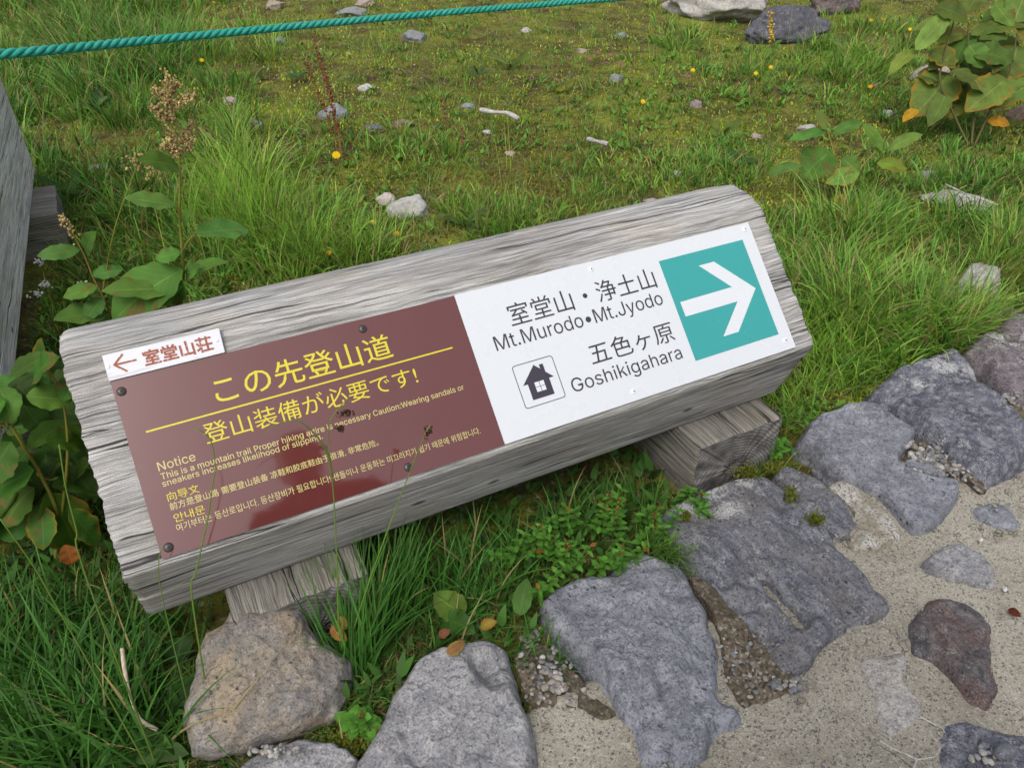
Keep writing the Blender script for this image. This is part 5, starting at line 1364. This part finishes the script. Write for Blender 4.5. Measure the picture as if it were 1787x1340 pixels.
# thin tall seed stems here and there
px, P, dist, rg = scatter(2600, 13)
d, h, c = patch_field(px)
k = rg.random(len(P)) < (0.05 + d * 0.3); P, dist = P[k], dist[k]; n = len(P)
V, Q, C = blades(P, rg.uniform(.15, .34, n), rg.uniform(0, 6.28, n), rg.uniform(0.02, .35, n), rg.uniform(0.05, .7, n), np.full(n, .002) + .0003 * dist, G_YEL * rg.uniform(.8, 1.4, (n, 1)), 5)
Gs.add(V, Q, col=C)
stuff(Gs.build("grass", M['grass'], origin=(0, 0, 0)), "fine green grass growing over the slope behind the sign", "grass")

# grass clumps one can tell apart
def clump(label, roots_px, z, n, hgt, wid, colour, az_mean, az_sd, lean, bend, seed, spread=0.03, colvar=.3):
    rg = np.random.default_rng(seed)
    roots = np.array([atz(p, z) for p in roots_px])
    k = rg.integers(0, len(roots), n)
    Rr = roots[k] + rg.normal(size=(n, 3)) * [spread, spread, 0]; Rr[:, 2] = z - 0.01
    tb = ((Rr[:, 0] > -.075) & (Rr[:, 0] < .22) & (Rr[:, 1] > .94) & (Rr[:, 1] < 1.5)) | ((Rr[:, 0] > .945) & (Rr[:, 0] < 1.235) & (Rr[:, 1] > .94) & (Rr[:, 1] < 1.5))
    Rr = Rr[~tb]; n = len(Rr)
    az = az_mean + rg.normal(size=n) * az_sd
    col = np.asarray(colour) * (1 + colvar * rg.normal(size=(n, 1))).clip(.4, 1.8)
    dry = rg.random(n) < 0.04; col[dry] = G_DRY * .8
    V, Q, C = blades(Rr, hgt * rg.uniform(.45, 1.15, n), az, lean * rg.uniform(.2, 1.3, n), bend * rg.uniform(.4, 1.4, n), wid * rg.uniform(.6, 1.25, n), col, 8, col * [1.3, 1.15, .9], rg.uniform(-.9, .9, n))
    c0 = roots.mean(0)
    o = build("grass_clump", V, Q, M['grass'], origin=(c0[0], c0[1], z), col=C)
    return tag(o, label, "grass clump", "grass clumps")
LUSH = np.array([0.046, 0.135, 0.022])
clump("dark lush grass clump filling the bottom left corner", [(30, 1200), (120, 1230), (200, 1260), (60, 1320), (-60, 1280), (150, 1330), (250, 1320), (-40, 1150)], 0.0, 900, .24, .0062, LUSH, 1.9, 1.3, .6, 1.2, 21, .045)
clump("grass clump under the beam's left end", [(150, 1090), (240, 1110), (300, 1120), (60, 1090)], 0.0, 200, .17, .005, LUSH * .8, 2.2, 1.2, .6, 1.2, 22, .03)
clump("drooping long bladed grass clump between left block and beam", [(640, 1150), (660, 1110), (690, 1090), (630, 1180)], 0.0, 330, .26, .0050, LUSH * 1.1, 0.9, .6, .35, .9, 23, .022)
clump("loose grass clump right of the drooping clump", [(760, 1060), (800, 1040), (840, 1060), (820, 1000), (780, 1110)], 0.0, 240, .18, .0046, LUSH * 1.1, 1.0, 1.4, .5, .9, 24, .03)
clump("grass fringe along the blue-grey stone's upper edge", [(900, 1000), (980, 970), (1060, 930), (1110, 900), (1010, 920)], 0.0, 260, .16, .0040, LUSH * 1.25, 1.2, 1.5, .5, 1.0, 25, .03)
clump("small weedy tuft hanging over the joint of two stones", [(1165, 965), (1180, 975), (1150, 955)], 0.06, 70, .08, .003, LUSH * 1.4 + [.03, .01, 0], -1.0, 1.3, .9, .8, 26, .012)
clump("small weedy tuft above the mossy gap by the pale stone", [(890, 1150), (915, 1120), (930, 1150), (960, 1160)], 0.02, 110, .085, .003, LUSH * 1.3, -1.2, 1.6, .8, .9, 27, .016)
clump("arching pale grass tuft below the rope at left", [(455, 130), (465, 128), (445, 125)], 0.0, 160, .34, .006, np.array([.12, .17, .03]), 0.5, 2.0, .5, 1.2, 28, .035)
clump("yellow-green grass tuft leaning over the speckled rock", [(1735, 500), (1745, 510), (1725, 510)], 0.0, 240, .17, .0036, np.array([.12, .17, .025]), 0.5, 1.6, .5, 1.0, 29, .03)
clump("tall thin stems standing behind the sign's middle", [(840, 420), (870, 415), (900, 400), (930, 400)], 0.0, 60, .30, .0028, np.array([.15, .18, .05]), 1.5, 1.5, .1, .25, 30, .03)
clump("bright grass clump behind the beam's right end", [(1400, 610), (1440, 640), (1470, 640), (1500, 620), (1540, 610)], 0.0, 700, .19, .0036, G_FRESH, 1.0, 1.8, .5, 1.2, 31, .04)
clump("grass fringe above the humped dark stone", [(1420, 690), (1480, 670), (1540, 640), (1390, 720)], 0.0, 360, .12, .0036, G_FRESH * .95, 1.6, 1.6, .7, 1.0, 32, .03)
clump("grass tuft at the right block's front corner", [(1385, 740), (1370, 750), (1395, 730)], 0.0, 120, .09, .003, G_MID, 0.8, 1.5, .7, 1.0, 33, .02)
clump("fresh tall grass clump right of the tall knotweed", [(400, 420), (440, 440), (380, 400), (470, 420), (420, 380)], 0.0, 900, .30, .0036, G_FRESH * 1.05, 0.8, 1.6, .22, .6, 34, .06)
clump("fresh grass clump behind the brown panel's middle", [(540, 470), (580, 470), (620, 460), (510, 480)], 0.0, 500, .22, .0034, G_FRESH * .9, 1.1, 1.7, .4, .9, 35, .05)

# broad leafed ground cover and moss
def ground_cover():
    px, P, dist, rg = scatter(16000, 14)
    w = np.clip(0.35 + 0.8 * fbm(p3(P[:, 0], P[:, 1]), 3.5, 3, 61), 0, 1)
    left = (px[:, 0] < 420) | (px[:, 0] > 1250)
    k = rg.random(len(P)) < w * np.where(left, 1.0, .5); P, dist = P[k], dist[k]; n = len(P)
    m = 5
    Rr = np.repeat(P, m, 0) + rg.normal(size=(n * m, 3)) * [.012, .012, 0]; N = n * m
    az = rg.uniform(0, 6.28, N)
    L_ = rg.uniform(.012, .032, N) * (1 + .1 * np.repeat(dist, m))
    col = np.array([.110, .235, .036]) * rg.uniform(.4, 1.6, (N, 1)); red = rg.random(N) < .05; col[red] = np.array([.16, .10, .03])
    V, Q, C = blades(Rr + [0, 0, .01], L_, az, rg.uniform(.5, 1.2, N), rg.uniform(0, .9, N), L_ * rg.uniform(.3, .55, N), col, 3)
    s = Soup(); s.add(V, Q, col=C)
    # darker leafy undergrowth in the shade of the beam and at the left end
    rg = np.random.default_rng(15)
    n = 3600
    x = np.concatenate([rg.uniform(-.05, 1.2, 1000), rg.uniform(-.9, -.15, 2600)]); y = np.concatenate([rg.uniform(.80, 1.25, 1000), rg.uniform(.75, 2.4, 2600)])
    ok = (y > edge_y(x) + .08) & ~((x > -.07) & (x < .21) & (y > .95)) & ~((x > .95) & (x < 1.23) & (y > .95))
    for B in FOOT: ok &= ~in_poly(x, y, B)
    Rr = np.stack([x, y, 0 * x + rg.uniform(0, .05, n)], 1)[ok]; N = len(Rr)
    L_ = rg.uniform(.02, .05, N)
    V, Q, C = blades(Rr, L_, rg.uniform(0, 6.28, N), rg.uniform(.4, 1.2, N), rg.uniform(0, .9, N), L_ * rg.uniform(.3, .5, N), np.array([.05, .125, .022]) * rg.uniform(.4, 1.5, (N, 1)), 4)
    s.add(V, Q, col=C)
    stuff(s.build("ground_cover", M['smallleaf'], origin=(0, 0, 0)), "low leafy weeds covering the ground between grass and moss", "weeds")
ground_cover()
def moss():
    px, P, dist, rg = scatter(200000, 16)
    a = fbm(p3(P[:, 0], P[:, 1]), 2.2, 4, 63); b = fbm(p3(P[:, 0], P[:, 1]), 6, 3, 65)
    d, _, _ = patch_field(px)
    k = rg.random(len(P)) < np.clip(.75 + .6 * b - .6 * d, 0, 1); P, dist, a, b = P[k], dist[k], a[k], b[k]; n = len(P)
    t_ = np.clip(.64 + a * 1.3 + rg.normal(size=n) * .25, 0, 1)[:, None]
    col = np.array([.185, .150, .026]) * (1 - t_) + np.array([.320, .385, .038]) * t_
    for (cx, cy, rx, ry, v) in [(1270, 255, 110, 45, .5), (1110, 145, 70, 25, .5), (880, 92, 60, 18, .5), (600, 180, 40, 30, .5), (830, 320, 120, 45, -.55), (1150, 240, 120, 40, -.3), (700, 160, 60, 25, -.4), (1700, 590, 80, 40, .5), (1350, 250, 90, 40, .35)]:
        t_[:, 0] = np.clip(t_[:, 0] + v * np.exp(-(((px[k][:, 0] - cx) / rx) ** 2 + ((px[k][:, 1] - cy) / ry) ** 2)), 0, 1)
    col = np.array([.185, .150, .026]) * (1 - t_) + np.array([.320, .385, .038]) * t_
    sr = np.exp(-(((px[k][:, 0] - 850) / 60) ** 2 + ((px[k][:, 1] - 240) / 28) ** 2)) + np.exp(-(((px[k][:, 0] - 930) / 40) ** 2 + ((px[k][:, 1] - 225) / 16) ** 2))
    r_ = (b < -.6) | (sr > .5); col[r_] = np.array([.07, .035, .02])
    col *= rg.uniform(.6, 1.5, (n, 1))
    L_ = rg.uniform(.006, .014, n) * (1 + .10 * dist)
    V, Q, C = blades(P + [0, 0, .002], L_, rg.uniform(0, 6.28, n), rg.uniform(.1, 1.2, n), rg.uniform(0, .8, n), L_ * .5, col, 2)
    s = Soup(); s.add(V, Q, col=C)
    # cushions in the joints of the kerb stones
    for (cx, cy, rx, ry, m_) in [(915, 1190, 28, 50, 900), (1020, 1230, 40, 22, 500), (1305, 830, 22, 12, 260), (1345, 822, 16, 10, 200), (1378, 870, 10, 14, 140), (1420, 912, 16, 10, 160), (600, 1300, 40, 24, 500), (1640, 640, 60, 24, 900), (1735, 575, 50, 22, 600), (1690, 570, 40, 20, 400), (1195, 908, 8, 9, 90)]:
        q = rg.normal(size=(m_, 2)) * .5
        z = .05 if cy < 1000 and cx < 1500 else .02
        Pm = np.array([atz((cx + u * rx, cy + v * ry), z) for u, v in q])
        if cx in (1305, 1345, 1378, 1420, 1195): Pm[:, 2] = .060
        V, Q, C = blades(Pm, rg.uniform(.006, .014, m_), rg.uniform(0, 6.28, m_), rg.uniform(.1, 1.2, m_), rg.uniform(0, .8, m_), np.full(m_, .005), np.array([.12, .14, .018]) * rg.uniform(.5, 1.5, (m_, 1)), 2)
        s.add(V, Q, col=C)
    stuff(s.build("moss", M['moss'], origin=(0, 0, 0)), "yellow-brown moss carpeting the slope and the stone joints", "moss")
moss()

# ---------------------------------------------------------------- sand and gravel in the joints
def bed(pxs, z, seed, mat='sand'):
    O = closed_path(np.array([atz(p, z)[:2] for p in pxs]), 90); c = O.mean(0)
    O = O + .006 * fbm(p3(O[:, 0], O[:, 1]), 25, 2, seed)[:, None]
    t_ = np.linspace(.04, 1, 22)
    X = c + (O - c)[:, None] * t_[None, :, None]
    zz = z + .006 * fbm(p3(X[..., 0], X[..., 1]), 14, 3, seed) - .03 * np.clip(t_ - .85, 0, 1)[None] / .15
    V = np.concatenate([X, zz[..., None]], -1)
    VV = np.concatenate([V.reshape(-1, 3), [[c[0], c[1], z]]]); i = np.arange(90)
    o = build("sand_bed", VV, [grid_quads(90, 22, True)[:, ::-1], np.stack([np.full(90, 90 * 22), i * 22, ((i + 1) % 90) * 22], 1)], M[mat])
    return structure(o)
bed([(1195, 985), (1230, 1000), (1290, 1070), (1340, 1130), (1400, 1180), (1410, 1200), (1370, 1225), (1300, 1245), (1265, 1190), (1255, 1110), (1235, 1060), (1205, 1015)], .045, 3)
bed([(1590, 760), (1640, 775), (1700, 815), (1730, 850), (1715, 860), (1680, 835), (1600, 815), (1570, 800)], .046, 5)
bed([(890, 1130), (950, 1110), (1000, 1160), (1050, 1220), (1090, 1260), (1040, 1260), (960, 1240), (915, 1225)], .035, 7)
bed([(1705, 690), (1760, 690), (1800, 720), (1790, 750), (1750, 710)], .06, 9)
bed([(1470, 925), (1490, 890), (1440, 840), (1480, 830), (1560, 900), (1580, 940), (1530, 965), (1490, 965)], .048, 11, 'whitesand')
def gravel():
    import bmesh
    bm = bmesh.new(); bmesh.ops.create_icosphere(bm, subdivisions=2, radius=1.0)
    IV = np.array([v.co[:] for v in bm.verts]); IF = np.array([[v.index for v in f.verts] for f in bm.faces]); bm.free()
    rg = np.random.default_rng(44); s = Soup()
    def peb(p, r):
        W = IV * (1 + .35 * rg.uniform(-1, 1, (len(IV), 1)) * .5) * np.array([1, rg.uniform(.6, 1), rg.uniform(.45, .8)]) * r
        a = rg.uniform(0, 6.28); ca, sa = math.cos(a), math.sin(a)
        W = W @ np.array([[ca, sa, 0], [-sa, ca, 0], [0, 0, 1]])
        base = [(.34, .33, .31), (.25, .25, .25), (.2, .185, .175), (.42, .40, .36), (.28, .24, .19), (.17, .18, .2)][rg.integers(6)]
        s.add(W + p, T=IF, col=np.array(base) * rg.uniform(.7, 1.2))
    for (cx, cy, rx, ry, n, z, r0, r1) in [(1620, 800, 40, 26, 150, .052, .003, .009), (1680, 820, 40, 20, 70, .05, .003, .007), (1708, 846, 12, 16, 26, .045, .003, .006), (1300, 1160, 50, 70, 70, .05, .0015, .006), (1380, 1195, 40, 25, 30, .048, .003, .009), (960, 1180, 40, 50, 80, .045, .002, .007), (970, 1195, 22, 14, 24, .05, .005, .010),
                                           (1750, 700, 34, 16, 50, .068, .003, .008), (1715, 545, 40, 14, 60, .03, .004, .012), (1770, 545, 40, 12, 30, .03, .004, .01), (470, 1308, 60, 10, 40, .06, .002, .006), (1600, 1100, 170, 200, 60, .042, .001, .0035), (1200, 1300, 200, 60, 30, .042, .001, .003), (1720, 1310, 30, 22, 16, .05, .004, .009), (1750, 1310, 4, 4, 1, .055, .018, .019),
                                           (1165, 1335, 12, 14, 10, .062, .003, .007), (1745, 885, 40, 30, 10, .042, .002, .005), (1500, 930, 60, 30, 40, .05, .001, .004), (1368, 1056, 24, 26, 40, .036, .001, .003), (930, 1110, 20, 30, 26, .02, .004, .008)]:
        for _ in range(n):
            q = rg.normal(size=2) * .5
            p = atz((cx + q[0] * rx, cy + q[1] * ry), z)
            peb(p, rg.uniform(r0, r1))
    px, P, dist, r2 = scatter(9000, 45)
    bare = fbm(p3(P[:, 0], P[:, 1]), 3.1, 3, 91)
    top = np.exp(-((px[:, 0] - 600) / 230) ** 2 - ((px[:, 1] - 60) / 90) ** 2)
    k = r2.random(len(P)) < np.clip((bare - .25) * .4, 0, .3) + .5 * top
    for p, d_ in zip(P[k][:1600], dist[k][:1600]): peb(p + [0, 0, .002], r2.uniform(.002, .005) * (1 + .2 * d_))
    stuff(s.build("gravel", M['pebble'], origin=(0, 0, 0)), "loose white and grey gravel in the stone joints and on bare soil", "gravel")
gravel()
# single pebbles one can point to
for p, z, r, lab in [((1336, 908), .062, .0075, "single white pebble lying on the grooved slab"), ((1712, 942), .043, .006, "white pebble on the mortar above the lone pale stone"), ((1753, 1028), .042, .007, "white pebble right of the lone pale stone")]:
    V, F = rock_mesh(atz(p, z), (r, r * .8, r * .7), int(p[0]), .4, .4, 3)
    tag(build("pebble", V, F, M['pebble'], col=np.broadcast_to(np.array([.6, .6, .58]), (len(V), 3))), lab, "pebble", "white pebbles by the path")
# pale roots creeping over the mortar
for pts, lab in [([(1535, 1292), (1570, 1310), (1600, 1322), (1630, 1318), (1645, 1300)], "pale thin root creeping over the mortar towards the black stone"), ([(1600, 1322), (1590, 1345), (1560, 1370)], "pale root fork running down to the bottom edge"), ([(1605, 1250), (1640, 1268), (1650, 1280)], "short pale root above the creeping root"), ([(1425, 1248), (1438, 1268)], "short pale root left of the whitish speckled stone")]:
    pp = [atz(p, float(path_z(*atz(p, .036)[:2])) + .001) for p in pts]
    P = smooth_path(pp, 30); P[:, :2] += .002 * fbm(P, 60, 2, 5)[:, None]
    V, Q, T = tube(P, np.linspace(.0014, .0007, 30), 6)
    tag(build("root", V, [Q, T], M['pebble'], col=np.broadcast_to(np.array([.62, .60, .56]), (len(V), 3))), lab, "root", "pale roots on the mortar")
# small tufts and sprigs on top of the moss: sprouting rosettes
def rosette(p, label, n, l, w, col, seed):
    rg = np.random.default_rng(seed); g = atz(p, 0.0); g[2] = float(ground_z(g[0], g[1])); g = atz(p, g[2])
    o = thing("rosette_plant", g, label, "plant", "leaf rosettes on the slope")
    for k in range(n):
        a = k / n * 6.28 + rg.normal() * .3; L_ = l * rg.uniform(.6, 1.15)
        leaf(o, g + [0, 0, .01], g + np.array([math.cos(a) * L_, math.sin(a) * L_, L_ * rg.uniform(.2, .9)]), w * rg.uniform(.8, 1.2), np.asarray(col) * rg.uniform(.8, 1.2), seed=seed + k, shape=1.1, nu=5, nv=8)
for i, (p, n, l, w, col, lab) in enumerate([((810, 400), 10, .11, .022, (.10, .18, .05), "pale green leaf rosette right of the largest white stone"), ((890, 122), 9, .13, .03, (.08, .14, .03), "green rosette in the upper middle moss"), ((835, 135), 7, .10, .02, (.07, .13, .04), "narrow leaved rosette left of the upper middle one"),
                                            ((985, 160), 4, .06, .03, (.14, .18, .02), "small lime leaf pair in the middle moss"), ((165, 195), 8, .12, .035, (.06, .12, .04), "dull green rosette in dark grass left of the plume"), ((1260, 245), 9, .12, .03, (.10, .16, .03), "bright rosette in yellow moss above the sign's end"),
                                            ((800, 205), 5, .06, .016, (.06, .13, .03), "tiny twin leaf sprout near the driftwood"), ((1290, 290), 8, .10, .03, (.06, .13, .04), "grey-green rosette close above the sign's top corner"), ((1500, 660), 8, .08, .022, (.08, .15, .03), "leafy rosette in grass above the humped dark stone"), ((1455, 470), 7, .09, .02, (.06, .13, .03), "rosette hidden in the bright right grass"),
                                            ((520, 140), 7, .08, .025, (.06, .13, .04), "small rosette beside the dock stalks"), ((130, 350), 9, .13, .03, (.05, .11, .03), "leafy rosette by the second sign's far support"), ((1690, 560), 6, .05, .018, (.08, .15, .03), "small sprout in the moss by white gravel")]):
    rosette(p, lab, n, l, w, col, 400 + i * 20)

# ---------------------------------------------------------------- the photographer (seen mirrored in the glossy panel)
def photographer():
    bx, by = 0.30, -0.21
    S_ = 1.10
    o = thing("person", (bx, by, 0.035), "standing person in dark clothes holding a phone, mirrored in the brown panel", "person")
    J = {'pelvis': (0, 0, .96), 'waist': (0, .01, 1.12), 'chest': (0, 0, 1.36), 'neck0': (0, .01, 1.52), 'neck': (0, .03, 1.58)}
    Vs = [J['pelvis'], J['waist'], J['chest'], J['neck0'], J['neck']]; Es = [(0, 1), (1, 2), (2, 3), (3, 4)]; Rd = [(.17, .13), (.155, .12), (.19, .13), (.08, .075), (.06, .06)]
    for sx in (-1, 1):
        b = len(Vs)
        Vs += [(sx * .10, 0, .88), (sx * .12, .02, .50), (sx * .13, -.02, .10), (sx * .14, .16, .045)]; Rd += [(.10, .10), (.07, .07), (.05, .05), (.05, .035)]
        Es += [(0, b), (b, b + 1), (b + 1, b + 2), (b + 2, b + 3)]
        b = len(Vs)
        hx = (-bx + sx * .055) / S_
        Vs += [(sx * .19, 0, 1.44), (sx * .27, .04, 1.20), ((sx * .27 + hx) / 2 + sx * .03, .10, 1.14), (hx, .125 / S_, 1.235 / S_)]; Rd += [(.075, .07), (.055, .055), (.045, .045), (.032, .03)]
        Es += [(2, b), (b, b + 1), (b + 1, b + 2), (b + 2, b + 3)]
    me = bpy.data.meshes.new("body"); me.from_pydata([tuple(c_ * S_ for c_ in v_) for v_ in Vs], Es, []); me.update()
    bo = link("body", me, M['cloth'], o, LOC[o.name])
    md = bo.modifiers.new("skin", 'SKIN'); 
    sv = me.skin_vertices[0].data if me.skin_vertices else None
    if sv is None:
        bpy.context.view_layer.objects.active = bo
        bpy.ops.mesh.customdata_skin_add(); sv = me.skin_vertices[0].data
    for i, r in enumerate(Rd): sv[i].radius = (r[0] * S_, r[1] * S_); sv[i].use_root = (i == 0)
    s2 = bo.modifiers.new("sub", 'SUBSURF'); s2.levels = 2; s2.render_levels = 2
    V, F = rock_mesh((0, 0, 0), (.078, .098, .122), 3, 0, 0.0, 4, 0)
    import bmesh
    bm = bmesh.new(); bmesh.ops.create_icosphere(bm, subdivisions=4, radius=1.0)
    W = np.array([v.co[:] for v in bm.verts]); IF = np.array([[v.index for v in f.verts] for f in bm.faces]); bm.free()
    H = W * [.078, .098, .122]
    H[:, 0] *= 1 - .22 * np.clip(-W[:, 2], 0, 1)
    H[:, 1] += .018 * np.exp(-((W[:, 0] / .16) ** 2 + ((W[:, 2] + .12) / .22) ** 2)) * (W[:, 1] > 0)       # nose
    for sx in (-1, 1): H[:, 1] -= .010 * np.exp(-(((W[:, 0] - sx * .36) / .16) ** 2 + ((W[:, 2] - .08) / .12) ** 2)) * (W[:, 1] > 0)
    H[:, 1] += .006 * np.exp(-((W[:, 0] / .3) ** 2 + ((W[:, 2] + .5) / .09) ** 2)) * (W[:, 1] > 0)
    H = H * S_
    hc = np.array([bx, by + .05, .035 + 1.66 * S_])
    head = build("head", H + hc, IF, M['skin'], o)
    k = (W[:, 2] > .30 - .9 * np.clip(-W[:, 1], 0, 1)) & (W[:, 2] > -.75)
    HV = H * 1.09 + hc; keep = k[IF].all(1)
    build("hair", HV, IF[keep], M['hair'], o)
    # hands with fingers round the phone
    for sx in (-1, 1):
        wr = np.array([sx * .055, -.065, 1.28])
        s = Soup()
        V, Q, T = tube(smooth_path([wr + [0, -.01, -.02], wr + [0, .0, .02], wr + [0, .012, .06]], 12), np.array([.022, .026, .03, .034, .036, .037, .037, .036, .034, .030, .026, .016]), 10); s.add(V, Q, T)
        for f_ in range(4):
            b0 = wr + np.array([sx * -.004, .018 + .004 * f_, .015 + .018 * f_]); L_ = (.055, .065, .062, .05)[f_]
            V, Q, T = tube(smooth_path([b0, b0 + [-sx * L_ * .3, .028, 0.004], b0 + [-sx * L_ * .75, .034, .006], b0 + [-sx * L_, .028, .004]], 10), np.linspace(.009, .007, 10), 8); s.add(V, Q, T)
        b0 = wr + np.array([0, -.012, .03])
        V, Q, T = tube(smooth_path([b0, b0 + [-sx * .02, -.02, .02], b0 + [-sx * .04, -.016, .035]], 8), np.linspace(.011, .008, 8), 8); s.add(V, Q, T)
        s.build("hand", M['skin'], o)
    ph = [(-.078, -.036, 1.262), (.078, -.036, 1.262), (.078, -.027, 1.262), (-.078, -.027, 1.262)]
    n = np.array(ph); V = np.concatenate([n, n + [0, -.02, .076]])
    t_ = build("phone", V, np.array([[0, 1, 2, 3][::-1], [4, 5, 6, 7], [0, 1, 5, 4], [1, 2, 6, 5], [2, 3, 7, 6], [3, 0, 4, 7]]), M['slot'], smooth=False)
    tag(t_, "black phone held level in both hands of the standing person", "phone")
M['cloth'] = mat_plain("dark_cloth", (0.022, 0.023, 0.03), 0.85, 0.1, 0.2)
M['skin'] = mat_plain("skin", (0.42, 0.25, 0.17), 0.5, 0.3)
M['hair'] = mat_plain("hair", (0.02, 0.016, 0.014), 0.5, 0.3)
photographer()
